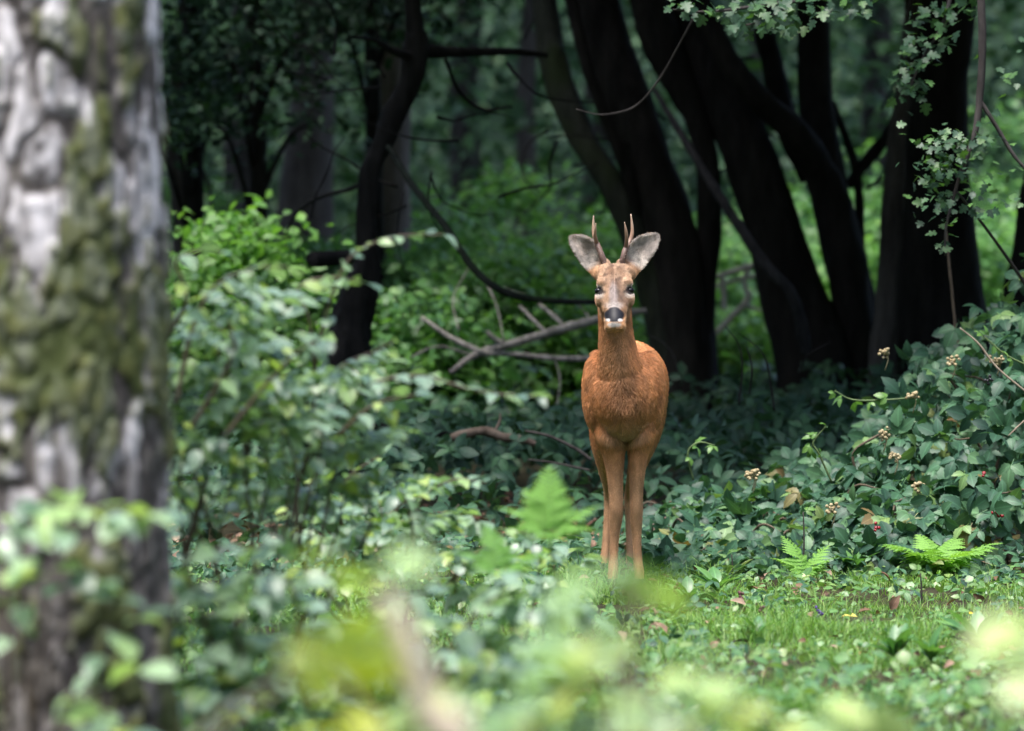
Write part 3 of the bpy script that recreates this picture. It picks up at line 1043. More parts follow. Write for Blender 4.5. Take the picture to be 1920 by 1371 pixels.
tree('leaning_tree', 'clump of three dark leaning trunks standing directly behind the deer', 'tree', [
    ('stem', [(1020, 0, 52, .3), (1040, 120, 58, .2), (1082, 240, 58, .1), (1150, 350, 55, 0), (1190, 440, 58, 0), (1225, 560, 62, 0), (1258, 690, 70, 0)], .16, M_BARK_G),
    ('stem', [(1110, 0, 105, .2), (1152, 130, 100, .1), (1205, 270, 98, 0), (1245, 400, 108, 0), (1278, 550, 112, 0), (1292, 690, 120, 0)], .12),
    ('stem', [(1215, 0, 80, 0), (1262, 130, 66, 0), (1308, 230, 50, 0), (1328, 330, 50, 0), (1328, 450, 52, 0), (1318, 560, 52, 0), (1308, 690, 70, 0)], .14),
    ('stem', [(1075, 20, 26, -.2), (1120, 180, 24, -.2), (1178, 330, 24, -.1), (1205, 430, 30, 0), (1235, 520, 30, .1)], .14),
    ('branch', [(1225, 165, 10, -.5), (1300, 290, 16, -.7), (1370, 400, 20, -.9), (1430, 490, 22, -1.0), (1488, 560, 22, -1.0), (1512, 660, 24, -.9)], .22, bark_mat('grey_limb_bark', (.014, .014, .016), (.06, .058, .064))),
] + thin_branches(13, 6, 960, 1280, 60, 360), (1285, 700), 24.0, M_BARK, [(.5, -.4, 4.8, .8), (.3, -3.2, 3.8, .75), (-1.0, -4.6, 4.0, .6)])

tree('spreading_tree', 'broad clump of dark stems fanning upward out of the shaded brambles', 'tree', [
    ('stem', [(1262, 0, 100, .2), (1332, 120, 108, .1), (1400, 280, 112, 0), (1450, 430, 118, 0), (1490, 560, 135, 0), (1530, 690, 170, 0)], .13),
    ('stem', [(1330, 40, 46, -.2), (1405, 165, 52, -.2), (1500, 260, 62, -.1), (1560, 380, 74, 0), (1590, 500, 80, 0), (1605, 690, 95, 0)], .14),
    ('stem', [(1524, 0, 66, .3), (1528, 150, 70, .3), (1542, 280, 74, .2), (1568, 420, 80, .2), (1598, 560, 90, .1), (1615, 690, 110, .1)], .12),
    ('stem', [(1425, 0, 44, .5), (1448, 120, 46, .5), (1478, 240, 48, .3), (1520, 330, 50, .2)], .12),
    ('branch', [(1560, 190, 14, .3), (1590, 270, 17, .3), (1607, 330, 18, .3), (1612, 430, 20, .3), (1608, 580, 22, .2), (1606, 680, 26, .2)], .12),
    ('branch', [(1690, 205, 22, .3), (1660, 260, 24, .3), (1615, 315, 24, .3), (1590, 350, 20, .3)], .12),
] + thin_branches(11, 8, 1300, 1660, 60, 420), (1560, 700), 24.0, M_BARK, [(.2, .2, 4.5, 1.0), (.6, -3.3, 3.9, .85), (-.2, -5.3, 3.9, .62)])

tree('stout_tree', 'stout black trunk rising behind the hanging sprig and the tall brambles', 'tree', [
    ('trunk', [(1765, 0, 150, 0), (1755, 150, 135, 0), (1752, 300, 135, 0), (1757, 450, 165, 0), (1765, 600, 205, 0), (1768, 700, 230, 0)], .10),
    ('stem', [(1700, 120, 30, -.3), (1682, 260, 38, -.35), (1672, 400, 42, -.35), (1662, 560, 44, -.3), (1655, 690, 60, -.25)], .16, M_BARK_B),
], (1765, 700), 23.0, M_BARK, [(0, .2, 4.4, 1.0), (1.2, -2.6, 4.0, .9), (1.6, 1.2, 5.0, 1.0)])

tree('edge_tree', 'slanting dark trunk at the far end of the bramble bank', 'tree', [
    ('trunk', [(1990, 100, 80, 0), (1950, 400, 90, 0), (1925, 540, 90, 0), (1905, 690, 110, 0)], .14),
], (1905, 700), 22.5, M_BARK, [(.8, 0, 4.4, 1.0), (1.2, -3.0, 4.6, .9)])

tree('crooked_tree', 'thin crooked black tree with a level limb near its top', 'tree', [
    ('trunk', [(772, -10, 34, 0), (782, 70, 44, 0), (768, 150, 50, 0), (733, 230, 42, 0), (703, 300, 40, 0), (690, 360, 38, 0), (691, 450, 44, 0), (682, 520, 60, 0), (662, 600, 80, 0), (645, 690, 95, 0)], .34),
    ('branch', [(775, 92, 30, 0), (835, 98, 24, .1), (905, 97, 18, .2), (965, 97, 15, .4), (1025, 104, 11, .5)], .2),
    ('branch', [(772, 108, 20, 0), (735, 95, 14, -.2), (700, 75, 9, -.4), (660, 70, 5, -.6)], .2),
    ('branch', [(728, 275, 12, -.1), (775, 350, 13, -.3), (835, 425, 14, -.5), (885, 500, 15, -.6), (940, 545, 15, -.6), (1010, 562, 13, -.5), (1115, 566, 11, -.4), (1190, 555, 8, -.3)], .16, M_BARK_G),
    ('branch', [(700, 330, 10, 0), (655, 355, 9, .3), (600, 370, 8, .5), (560, 395, 6, .8), (535, 440, 4, 1)], .2),
    ('branch', [(835, 110, 8, .3), (860, 170, 8, .4), (905, 205, 7, .5), (960, 200, 5, .6)], .2),
    ('sawn_stub', [(655, 482, 30, -.2), (620, 485, 31, -.3), (585, 487, 32, -.4)], .06),
] + thin_branches(5, 16, 560, 960, 40, 420), (650, 700), 21.5, M_BARK, [(-1.6, -.6, 4.2, .6)])

tree('grey_tree', 'pale grey-brown trunk standing behind the crooked black tree', 'tree', [
    ('trunk', [(728, -20, 85, 0), (730, 100, 88, 0), (728, 250, 90, 0), (722, 380, 98, 0), (715, 520, 110, 0), (710, 690, 130, 0)], .14),
], (712, 700), 29.0, bark_mat('grey_bark', (.06, .05, .05), (.2, .17, .16)), [(0, 1.2, 7.5, .8)])

tree('shaded_tree', 'dim brown trunk in deep shade between the mossy trunk and the grey-brown one', 'tree', [
    ('trunk', [(590, -20, 80, 0), (588, 100, 84, 0), (583, 250, 92, 0), (575, 400, 110, 0), (570, 690, 130, 0)], .16),
], (572, 700), 33.0, M_BARK_B, [(0, 0, 7.0, .9), (-1.6, -2.0, 4.4, .9)])

tree('slim_tree', 'slim dim trunk close beside the mossy trunk edge', 'tree', [
    ('trunk', [(345, -20, 22, 0), (335, 120, 26, 0), (322, 260, 34, 0), (345, 420, 44, 0), (350, 690, 50, 0)], .2),
    ('branch', [(322, 225, 12, 0), (345, 270, 10, .2), (385, 330, 8, .4), (400, 400, 5, .5)], .2),
] + thin_branches(8, 7, 340, 560, 60, 320), (350, 700), 27.0, M_BARK_B, [(-.5, -1.0, 3.9, .9), (.6, .6, 4.4, .9)])
for k, (px, d, w) in enumerate(((870, 44, 60), (985, 40, 40), (1420, 42, 50), (1640, 46, 60), (450, 42, 70), (1120, 50, 60), (240, 40, 60))):
    tree('far_tree', ['dim trunk far back, seen under the level limb', 'thin dim trunk far back next to the outer leaning stem', 'dim trunk glimpsed far back between the two dark clumps', 'dim trunk far back before the stout trunk', 'dim trunk far back behind the shade-dark leafy boughs', 'dim trunk far back behind the leaning clump', 'dim trunk far back hidden behind the mossy trunk'][k], 'tree', [
        ('trunk', [(px + 12, -20, w * .8, 0), (px, 200, w, 0), (px + 4, 420, w * 1.1, 0), (px, 600, w * 1.4, 0)], .14)],
        (px, 700), float(d), M_BARK_B, [(0, 0, 8.6, 2.0)], 'far trunks in the wood')


# ------------------------------------------------------------------ dead branches and logs
def dead_branch(name, label, cat, runs, d, mat=M_DEADWOOD, group=None):
    c = P(runs[0][0][0], runs[0][0][1], d)
    r = empty(name, (c[0], c[1], 0))
    tag(r, label, cat, group)
    o0 = np.array((c[0], c[1], 0))
    for k, run in enumerate(runs):
        p = [P(x, y, d + (q[0] if q else 0)) for x, y, w, *q in run]
        tube_obj('limb' if k == 0 else 'side_twig', p, [w / 2 * d / F * (.8 if w > 12 else .9) for x, y, w, *q in run], mat, r, o0, n=12, m=12, lump=.3, seed=k + int(runs[0][0][0]))


dead_branch('dead_branch', 'long forked grey dead branch lying raised across the green thicket', 'branch', [
    [(845, 698, 10, -.2), (895, 664, 17), (960, 645, 19), (1030, 624, 21), (1105, 603, 22), (1170, 589, 20), (1212, 582, 10)],
    [(898, 663, 14), (960, 664, 13), (1040, 672, 13, -.1), (1110, 672, 13, -.2), (1180, 668, 10, -.2)],
    [(792, 596, 9, .2), (840, 630, 11, .1), (890, 655, 12), (915, 664, 12)],
    [(912, 622, 9), (938, 642, 11), (965, 648, 10)],
    [(1012, 572, 8, .2), (1035, 590, 9, .1), (1058, 612, 10)],
    [(975, 575, 7, .2), (1000, 600, 8, .1), (1022, 622, 9)],
    [(860, 470, 4, .3), (905, 520, 5, .2), (960, 548, 6, .2), (1040, 566, 6, .1), (1120, 566, 6)],
    [(905, 520, 4, .2), (930, 570, 4, .1), (945, 640, 4)],
    [(1075, 560, 4, .1), (1100, 590, 4, .1), (1110, 605, 4)],
    [(770, 670, 4, -.2), (820, 650, 5, -.1), (880, 664, 6)],
    [(1040, 672, 3, -.1), (1050, 710, 3, -.2), (1045, 760, 3, -.3)],
    [(880, 500, 3, .3), (850, 560, 3, .3), (860, 620, 3, .2)],
], 22.5)
dead_branch('broken_branch', 'bare pale broken branches caught between the two dark tree clumps', 'branch', [
    [(1340, 628, 12), (1365, 602, 14), (1395, 572, 15), (1404, 555, 14), (1396, 530, 13), (1405, 500, 12)],
    [(1342, 520, 11), (1380, 507, 12), (1420, 495, 12), (1460, 488, 12)],
    [(1352, 515, 13), (1356, 545, 12), (1358, 580, 12)],
    [(1335, 540, 8), (1380, 525, 9), (1430, 515, 9)],
    [(1395, 570, 10), (1420, 580, 8), (1450, 585, 6)],
], 26.5, M_BLEACH)
dead_branch('fallen_log', 'short knobbly brown log lying in the dark brambles', 'log', [
    [(846, 822, 19), (868, 815, 22), (905, 808, 22), (920, 812, 23), (948, 820, 21), (975, 824, 19), (1004, 832, 14)],
    [(930, 805, 7), (937, 790, 6), (938, 775, 4)],
], 19.5, M_LOG)
dead_branch('dark_log', 'dark fallen log behind the leafy shrub, below the crooked tree', 'log', [
    [(530, 775, 26), (580, 780, 30), (640, 788, 28), (700, 800, 24), (780, 812, 18), (850, 815, 12)],
], 20.5, M_BARK)
dead_branch('dead_stick', 'thin dark stick slanting down through undergrowth toward the deer', 'branch', [
    [(985, 808, 5), (1030, 818, 6), (1080, 842, 7), (1108, 862, 8)],
    [(990, 862, 4), (1040, 868, 4), (1105, 882, 5)],
], 18.8, M_BARK_B)
dead_branch('thin_stem', 'thin pale bent twig arching beside the leaning trunks', 'branch', [
    [(1205, 625, 2.2), (1240, 640, 2.4), (1262, 665, 2.6), (1272, 700, 3)]], 21.5, M_BARK_B)
dead_branch('tangled_twig', 'tangle of bare dark twigs standing over the shaded brambles', 'branch', [
    [(1500, 700, 2.5), (1512, 668, 2.5), (1540, 650, 2), (1560, 640, 1.6)],
    [(1385, 760, 4), (1392, 690, 4), (1384, 645, 3), (1360, 612, 2)],
    [(1452, 770, 5), (1440, 690, 4), (1424, 655, 3), (1385, 625, 2)],
    [(1405, 740, 4), (1410, 690, 4), (1400, 650, 3)],
], 19.5, M_BARK)


# ------------------------------------------------------------------ shrubs of the middle distance (background)
def back_shrub(px, top, d, wpx, n, mat, label, group, seed, size=(.045, .085)):
    r = np.random.default_rng(seed)
    b = P(px, ground_row(d), d)
    zt = P(px, top, d)[2]
    hw = wpx / 2 * d / F
    e = empty('understory_shrub', (b[0], b[1], gz(b[0], b[1])))
    tag(e, label, 'shrub', group)
    nc = 34
    c = r.normal(size=(nc, 3)); c /= np.linalg.norm(c, axis=1, keepdims=True)
    c *= r.random((nc, 1)) ** .4
    c = c * np.array((hw * .85, hw * .7, zt * .48)) + np.array((0, 0, zt * .5))
    k = r.integers(0, nc, n)
    pos = c[k] + r.normal(size=(n, 3)) * np.array((.15, .15, .07))
    pos[:, 2] = np.maximum(pos[:, 2], .03)
    f = obj('foliage', scatter('foliage', OVATE_LO, pos, frames(n, 1.3, (0, -.35, 0)), r.uniform(*size, n)), mat, e)
    tag(f, kind='stuff')
    for q in range(3):
        t = c[r.integers(0, nc)]
        tube_obj('stem', [(r.normal() * .08, r.normal() * .08, -.03), tuple(t * (.5, .5, .5)), tuple(t)], [.012, .009, .004], M_CANE, e, n=6, m=4)


back_shrub(430, 355, 23.5, 300, 3200, M_BACK_B, 'bright green bushy shrub between the mossy trunk and the crooked tree', None, 1)
_bs = [(560, 420, 27, 220), (760, 440, 27, 240), (860, 330, 30, 260), (980, 300, 31, 280), (1080, 380, 27, 220), (930, 470, 25.5, 260), (800, 560, 24.5, 240), (1060, 520, 25.5, 220),
       (1200, 330, 33, 240), (1300, 420, 30, 200), (1390, 360, 32, 220), (1390, 590, 27, 130), (1500, 330, 34, 240), (1640, 430, 31, 220), (1650, 250, 36, 260), (1880, 380, 33, 260), (1890, 180, 37, 280), (330, 300, 29, 200), (1240, 520, 28, 200)]
_bl = ['low dim shrub growing behind the sawn stub', 'leafy shrub crowded round the foot of the grey-brown trunk', 'tall loose shrub under the level limb of the crooked tree', 'tallest bright shrub in the thicket beyond the forked dead branch',
       'bright shrub pressed against the outer leaning trunk', 'rounded shrub right behind the forked dead branch', 'low shrub behind the thin tip of the dead branch', 'bright low shrub behind the deer neck',
       'shrub glimpsed through the slit between the leaning trunks', 'shrub glimpsed beyond the innermost leaning stem', 'tall dim shrub between leaning and fanning trunk clumps', 'bright yellow-green bush under the bare broken branches',
       'dim shrub far behind the fanning stems', 'bright shrub in the gap before the stout trunk', 'tall dim bush high in the gap before the stout trunk', 'shrub filling the gap past the stout trunk',
       'tall back bush above the trailing sprig', 'dim shrub behind the slim trunk by the mossy tree', 'shrub peeping out beneath the leaning clump']
for k, (px, top, d, w) in enumerate(_bs):
    back_shrub(px, top, float(d), w, 2500, M_BACK_B if k in (3, 4, 7, 11, 13) else M_BACK, _bl[k], 'thicket shrubs behind the trunks', 100 + k)

# leafy boughs among the trunks, their shade painted as dark leaf colour
def dark_bough(label, px, py, rx, ry, d, n, seed):
    r = np.random.default_rng(seed)
    b = P(px, ground_row(d), d)
    e = empty('dark_bough_tree', (b[0], b[1], gz(b[0], b[1])))
    tag(e, label, 'tree')
    b0 = np.array(e.location)
    c = P(px, py, d) - b0
    k = d / F
    nc = 40
    cl = c + r.uniform(-1, 1, (nc, 3)) * np.array((rx * k, .7, ry * k))
    i = r.integers(0, nc, n)
    pos = cl[i] + r.normal(size=(n, 3)) * np.array((.14, .14, .06))
    f = obj('foliage', scatter('foliage', OVATE_LO, pos, frames(n, 1.0, (0, -.3, 0)), r.uniform(.045, .075, n)), M_SHADE_LEAF, e)
    tag(f, kind='stuff')
    tube_obj('trunk', [(0, .3, -.05), (.03, .3, 1.2), (-.02, .3, 3.4)], [.06, .05, .03], M_BARK, e, n=10, lump=.1)
    for q in range(6):
        t = cl[r.integers(0, nc)]
        tube_obj('limb', [(0, .3, max(.4, t[2] - .5)), t * (.5, .5, 1) + (0, .1, -.1), t], [.018, .012, .005], M_BARK, e, n=6, m=5)


dark_bough('shade-dark leafy tree with boughs between the slim trunk and the crooked tree', 470, 90, 170, 150, 25.5, 1500, 301)
dark_bough('shade-dark foliage hanging behind the level limb', 690, 20, 130, 70, 26.5, 900, 302)
dark_bough('shade-dark leafy shrub tree filling the gap next to the mossy trunk', 350, 180, 90, 90, 26, 600, 303)

# the wood beyond: one mass of leaves over a rising bank
n = 80000
wx = rng.uniform(-13, 13, n)
wy = rng.uniform(22, 48, n)
wz = ground_h(wx, wy) + rng.random(n) ** 1.1 * (3.0 + .13 * wy)
keep = fbm(np.column_stack([wx, wy, wz]) * .8, 90, 2) > .34
pos = np.column_stack([wx, wy, wz])[keep]
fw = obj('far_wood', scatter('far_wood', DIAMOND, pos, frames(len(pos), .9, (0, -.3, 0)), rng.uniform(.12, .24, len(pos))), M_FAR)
tag(fw, 'dim green leaf mass of the wood beyond the thicket', 'woodland', kind='stuff')

# unseen wood added round the sides and behind the viewer, blocking low sky light
n = 42000
an = rng.uniform(math.radians(115), math.radians(425), n)          # everything but the way the path of view runs
rd = rng.uniform(17, 27, n)
pos = np.column_stack([np.cos(an) * rd, -8 + np.sin(an) * rd, rng.random(n) ** .8 * 16])
keep = (np.abs(pos[:, 0]) > np.maximum(3.2, (pos[:, 1] + 16) * .15 + 2.5)) | (pos[:, 1] < -19)
pos = pos[keep]
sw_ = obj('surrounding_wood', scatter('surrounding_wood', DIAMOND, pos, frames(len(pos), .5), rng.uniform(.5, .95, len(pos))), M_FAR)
tag(sw_, 'unseen leafy wood round the clearing, added to block low sky', 'woodland', kind='stuff')

# ------------------------------------------------------------------ undergrowth carpet behind the deer
def in_view_x(d, margin):
    return d * 960 / F + margin


def carpet(name, label, cat, n, d0, d1, height, templ, size, mat, margin=.9, toward=(0, -.4, 0), mask=None, up=1.1, pw=.45):
    d = np.sqrt(rng.uniform(d0 ** 2, d1 ** 2, n))
    x = rng.uniform(-1, 1, n) * (d * 960 / F + margin)
    y = d - 16
    h = height(x, y) * (rng.random(n) ** pw)
    k = h > 0.012
    if mask is not None:
        k &= mask(x, y)
    x, y, h = x[k], y[k], h[k]
    pos = np.column_stack([x, y, ground_h(x, y) + h])
    o = obj(name, scatter(name, templ, pos, frames(len(pos), up, toward), rng.uniform(*size, len(pos))), mat)
    return tag(o, label, cat, kind='stuff')


def under_h(x, y):
    p = np.column_stack([x, y, np.zeros_like(x)])
    h = .16 + .34 * fbm(p * 1.6, 17, 3) * sm(y, 1.2, 4.0) + .10 * sm(x, 0, 2)
    # the trodden bare patch beside the deer's hind legs
    bare = np.exp(-(((x - .10) / .55) ** 2 + ((y - 2.0) / .8) ** 2))
    return h * (1 - .96 * bare) * sm(y, .9, 1.5)


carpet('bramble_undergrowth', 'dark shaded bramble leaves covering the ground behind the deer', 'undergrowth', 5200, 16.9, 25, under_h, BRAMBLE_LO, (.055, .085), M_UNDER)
carpet('back_ground_cover', 'green ground plants under the far thicket', 'ground cover', 5200, 24, 38, lambda x, y: .25 + .35 * fbm(np.column_stack([x, y, 0 * x]), 27, 2), OVATE_LO, (.07, .13), M_BACK)
carpet('leaf_litter', 'brown dead leaves lying on the bare soil', 'leaf litter', 2600, 16.3, 21, lambda x, y: np.full_like(x, .02), leaf_t(.6, 3, 0, .5, .3), (.03, .065), M_DEAD, up=.9, mask=lambda x, y: (x > -2) & (x < 2.2))


# ------------------------------------------------------------------ bramble bank
BR_ME = leaf_meshes('leaf', BRAMBLE)
BRY_ME = leaf_meshes('leaf', BRAMBLE[:2])
M_BERRY_R = plain_mat('red_berry', (.30, .012, .02), .25, .6, (.12, .006, .012), 120)
M_BERRY_K = plain_mat('black_berry', (.012, .008, .014), .2, .6)
M_BUD = plain_mat('dry_flower', (.42, .36, .22), .8, .2, (.22, .17, .09), 90)


def blob_cluster(c, n, r, spread, seed):
    rr = np.random.default_rng(seed)
    return join([ball(np.asarray(c) + rr.normal(size=3) * spread, np.full(3, r * rr.uniform(.8, 1.15)), 8) for _ in range(n)])


def br_top(px, d):
    z = np.interp(px, (1230, 1320, 1450, 1600, 1700, 1800, 1940), (.10, .17, .24, .36, .58, .76, .95))
    return z * sm(d, 16.0 + .5 * (px < 1500), 17.9)


def bramble(label, px0, px1, d0, d1, n, seed, canes, flowers=(), berries=()):
    r = np.random.default_rng(seed)
    mid = P((px0 + px1) / 2, ground_row((d0 + d1) / 2), (d0 + d1) / 2)
    e = empty('bramble_bush', (mid[0], mid[1], gz(mid[0], mid[1])))
    tag(e, label, 'bramble')
    b0 = np.array(e.location)
    px = r.uniform(px0, px1, n)
    d = r.uniform(d0, d1, n)
    x = (px - CX) / F * d
    y = d - 16
    lump = .75 + .5 * fbm(np.column_stack([x * 3.2, y * 3.2, 0 * x]), 37, 2)
    top = br_top(px, d) * lump
    h = top * r.random(n) ** .33 + .02
    pos = np.column_stack([x, y, h])
    pos[:, 1] -= .12 * r.random(n)
    expo = h / np.maximum(top, .05) - (d - d0) * .06
    order = np.argsort(-expo)
    R = frames(n, .75, (-.12, -.5, 0), (-.3, -.9, -.35), .7)
    size = r.uniform(.040, .084, n)
    a, c = order[:230], order[230:]
    leaf_objects('leaf', BR_ME, M_BRAM, e, pos[a], R[a], size[a])
    f = obj('foliage', scatter('foliage', BRAMBLE[:3], pos[c] - b0, R[c], size[c] * .95), M_BRAM, e)
    tag(f, kind='stuff')
    # canes arching up out of the soil into the leaves
    for q in range(9):
        t = pos[order[r.integers(0, 120)]]
        s = np.array((t[0] + r.uniform(-.25, .35), t[1] + r.uniform(0, .35), -.02))
        m = (s + t) / 2 + np.array((0, 0, .3 * (t[2]) + .05))
        tube_obj('cane', [s, m, t], [.006, .005, .0025], M_CANE, e, b0, n=6, m=6)
    for c_ in canes:
        dd = c_[0]
        tube_obj('cane', [P(x_, y_, dd) for x_, y_ in c_[2]], [c_[1] / 2 * dd / F] * (len(c_[2]) - 1) + [c_[1] * .3 * dd / F], c_[3], e, b0, n=6, m=8)
        if len(c_) > 4:
            pts = spline(np.array([P(x_, y_, dd) for x_, y_ in c_[2]]), 8)
            ix = np.linspace(len(pts) * .3, len(pts) - 1, c_[4]).astype(int)
            leaf_objects('leaf', BRY_ME, M_BRAM_Y, e, pts[ix], frames(len(ix), .8, (0, -.6, 0)), r.uniform(.025, .045, len(ix)))
    for k, (fx_, fy_, dd) in enumerate(flowers):
        c_ = P(fx_, fy_, dd) - b0
        v_, f_ = blob_cluster(c_, 18, .006, (.011, .009, .009), seed + k)
        tw = tube([c_ + (0, .01, -.06), c_ + (.01, .0, -.02), c_], [.0022, .002, .0015], 5, 3)
        obj('flower_cluster', np_mesh('flower_cluster', *join([(v_, f_), tw])), M_BUD, e)
    for k, (fx_, fy_, dd, n_, kind) in enumerate(berries):
        c_ = P(fx_, fy_, dd) - b0
        v_, f_ = blob_cluster(c_, n_, .0062, (.010, .008, .009), seed + 50 + k)
        obj('berry_cluster', np_mesh('berry_cluster', v_, f_), M_BERRY_R if kind else M_BERRY_K, e)


bramble('tall blue-green bramble bush with unripe red berries heaped before the stout trunk', 1640, 1960, 16.5, 18.6, 950, 11, [
    (16.9, 4, [(1930, 740), (1870, 690), (1835, 645), (1800, 615)], M_TWIG),
    (17.0, 4, [(1960, 700), (1890, 668), (1855, 640), (1838, 625)], M_STEM, 5),
    (16.8, 4, [(1960, 760), (1920, 790), (1890, 818)], M_TWIG),
    (17.6, 6, [(1700, 960), (1715, 900), (1750, 850), (1820, 820)], M_CANE),
    (18.6, 6, [(1745, 668), (1788, 634), (1786, 560), (1780, 500), (1774, 430)], M_CANE),
    (18.4, 7, [(1750, 680), (1800, 640), (1860, 610), (1900, 585)], M_CANE),
], [(1660, 662, 17.3), (1712, 742, 17.0), (1786, 678, 17.2), (1657, 815, 16.9), (1678, 858, 16.9), (1720, 912, 16.7), (1870, 672, 17)],
    [(1872, 966, 16.45, 14, 1), (1850, 886, 16.6, 3, 1), (1850, 712, 16.9, 7, 0)])
bramble('spreading bramble bush with a long pale runner, below the fanning dark stems', 1440, 1700, 16.4, 18.4, 780, 12, [
    (17.2, 4, [(1725, 745), (1660, 750), (1600, 750), (1565, 733)], M_STEM, 5),
    (16.7, 4, [(1560, 905), (1535, 850), (1525, 830), (1548, 800)], M_STEM, 6),
    (17.4, 5, [(1610, 900), (1600, 850), (1640, 820), (1680, 800)], M_CANE),
], [(1410, 888, 16.7), (1560, 955, 16.4)], [(1648, 988, 16.35, 5, 1)])
bramble('low bramble patch close beside the deer with small rounded leaves', 1225, 1480, 16.35, 18.2, 620, 13, [
    (17.2, 4, [(1300, 900), (1290, 850), (1310, 830), (1340, 835)], M_STEM, 4),
], [(1412, 892, 16.8)], [])


# ------------------------------------------------------------------ leafy shrubs on the near side
SHRUB_ME = leaf_meshes('leaf', [OVATE, HAZEL, leaf_t(.62, 8, .06, .28, .45)])
NEAR_ME = leaf_meshes('leaf', [HAZEL, leaf_t(.8, 8, .06, .22, .2)])
NEARY_ME = leaf_meshes('leaf', [HAZEL, OVATE])


def shrub(label, base_px, d, sprays, fill, seed, leaf=(.05, .085), mat=M_SHRUB, meshes=None, nobj=170, cat='shrub', stem=M_CANE, up=1.9, group=None):
    """sprays: list of [(px, py, dd), ...] leafy shoots; fill: list of (px, py, rx, ry, n, dd) leaf clouds"""
    r = np.random.default_rng(seed)
    meshes = meshes or SHRUB_ME
    b = P(base_px, ground_row(d), d)
    e = empty('leafy_shrub', (b[0], b[1], gz(b[0], b[1])))
    tag(e, label, cat, group)
    b0 = np.array(e.location)
    pos, hd = [], []
    for sp in sprays:
        p = np.array([P(x, y, d + dd) for x, y, dd in sp])
        L_ = np.linalg.norm(np.diff(p, axis=0), axis=1).sum()
        tube_obj('shoot', p, np.linspace(.0055, .002, len(p)), stem, e, b0, n=6, m=7)
        s = spline(p, 14)
        k = max(5, int(L_ / .028))
        ix = np.linspace(len(s) * .18, len(s) - 1, k).astype(int)
        tg = np.gradient(s, axis=0)[ix]
        side = norm(np.cross(tg, (0, 0, 1))) * np.where(np.arange(k) % 2, 1, -1)[:, None]
        pos.append(s[ix] + side * .012)
        hd.append(norm(side + .7 * norm(tg)))
    for px, py, rx, ry, n, dd in fill:
        q = r.normal(size=(n, 3)); q = q / np.linalg.norm(q, axis=1, keepdims=True) * r.random((n, 1)) ** .45
        c = P(px, py, d + dd)
        k = (d + dd) / F
        w = q * np.array((rx * k, min(rx * k, .35), ry * k)) + c
        tier = .085
        w[:, 2] = (np.floor(w[:, 2] / tier + .35 * np.sin(w[:, 0] * 9) + .5 * np.sin(w[:, 1] * 7)) - .35 * np.sin(w[:, 0] * 9) - .5 * np.sin(w[:, 1] * 7) + .5) * tier + r.normal(size=n) * .012
        w[:, 2] = np.maximum(w[:, 2], .03)
        pos.append(w)
        hd.append(norm(q * (1, 1, .2) + (0, -.2, 0)))
        for t in range(max(2, n // 45)):
            tgt = w[r.integers(0, n)]
            s0 = np.array((c[0] + r.normal() * .1, c[1] + r.normal() * .1, max(-.02, c[2] - ry * k - .3)))
            tube_obj('shoot', [s0, (s0 + tgt) / 2 + (r.normal() * .03, 0, .03), tgt], [.0042, .0032, .0014], stem, e, b0, n=6, m=5)
    pos = np.concatenate(pos); hd = np.concatenate(hd)
    n = len(pos)
    hd = hd + (0, 0, -.25)
    R = frames(n, up, (-.1, -.25, 0), hd, .45)
    size = r.uniform(*leaf, n)
    order = np.argsort(pos[:, 1])
    a, c = order[:nobj], order[nobj:]
    leaf_objects('leaf', meshes, mat, e, pos[a], R[a], size[a])
    if len(c):
        f = obj('foliage', scatter('foliage', [OVATE], pos[c] - b0, R[c], size[c]), mat, e)
        tag(f, kind='stuff')
    return e


shrub('pale green leafy shrub growing close against the side of the mossy trunk', 400, 10.6, [
    [(330, 760, 0), (360, 620, 0), (400, 540, 0), (470, 505, 0), (540, 500, 0)],
    [(310, 640, .2), (350, 560, .2), (330, 490, .2), (380, 470, .2), (430, 475, .2)],
    [(360, 800, 0), (420, 700, 0), (440, 640, 0), (390, 600, 0)],
    [(420, 820, -.2), (500, 720, -.2), (560, 660, -.2), (600, 640, -.2)]],
    [(420, 690, 130, 90, 230, .2), (380, 830, 100, 90, 130, .1), (500, 790, 130, 100, 200, .3), (450, 580, 130, 70, 90, .4), (430, 930, 130, 60, 90, .5)], 21, (.03, .06))
shrub('leafy shrub with long level sprays reaching in front of the crooked tree', 610, 11.2, [
    [(575, 760, 0), (600, 640, 0), (620, 560, 0), (660, 480, 0), (740, 445, 0), (830, 440, 0)],
    [(590, 700, 0), (580, 600, 0), (560, 540, 0), (620, 520, 0), (680, 530, 0)],
    [(620, 800, -.1), (680, 730, -.1), (780, 705, -.1), (900, 735, -.1), (1012, 745, -.1)],
    [(600, 760, .1), (640, 690, .1), (700, 660, .1), (740, 640, .1)],
    [(630, 820, -.2), (700, 760, -.2), (780, 740, -.2)]],
    [(620, 730, 120, 60, 190, 0), (640, 830, 130, 70, 170, .1), (560, 910, 150, 70, 190, .2)], 22, (.03, .058))
shrub('low mixed shrub with a red-tinged stem, hiding the ground before the fallen log', 760, 12.2, [
    [(680, 1100, 0), (640, 980, 0), (650, 900, 0), (720, 850, 0)],
    [(760, 1040, 0), (790, 940, 0), (850, 900, 0), (910, 905, 0)],
    [(700, 1060, .1), (740, 960, .1), (800, 920, .1)],
    [(820, 1120, 0), (890, 1040, 0), (960, 1000, 0), (1040, 1010, 0)]],
    [(740, 960, 140, 80, 170, 0), (860, 1060, 150, 80, 190, 0), (650, 1060, 130, 90, 170, 0), (1010, 1080, 110, 60, 110, .3), (620, 980, 110, 60, 90, .2)], 23, (.03, .056))
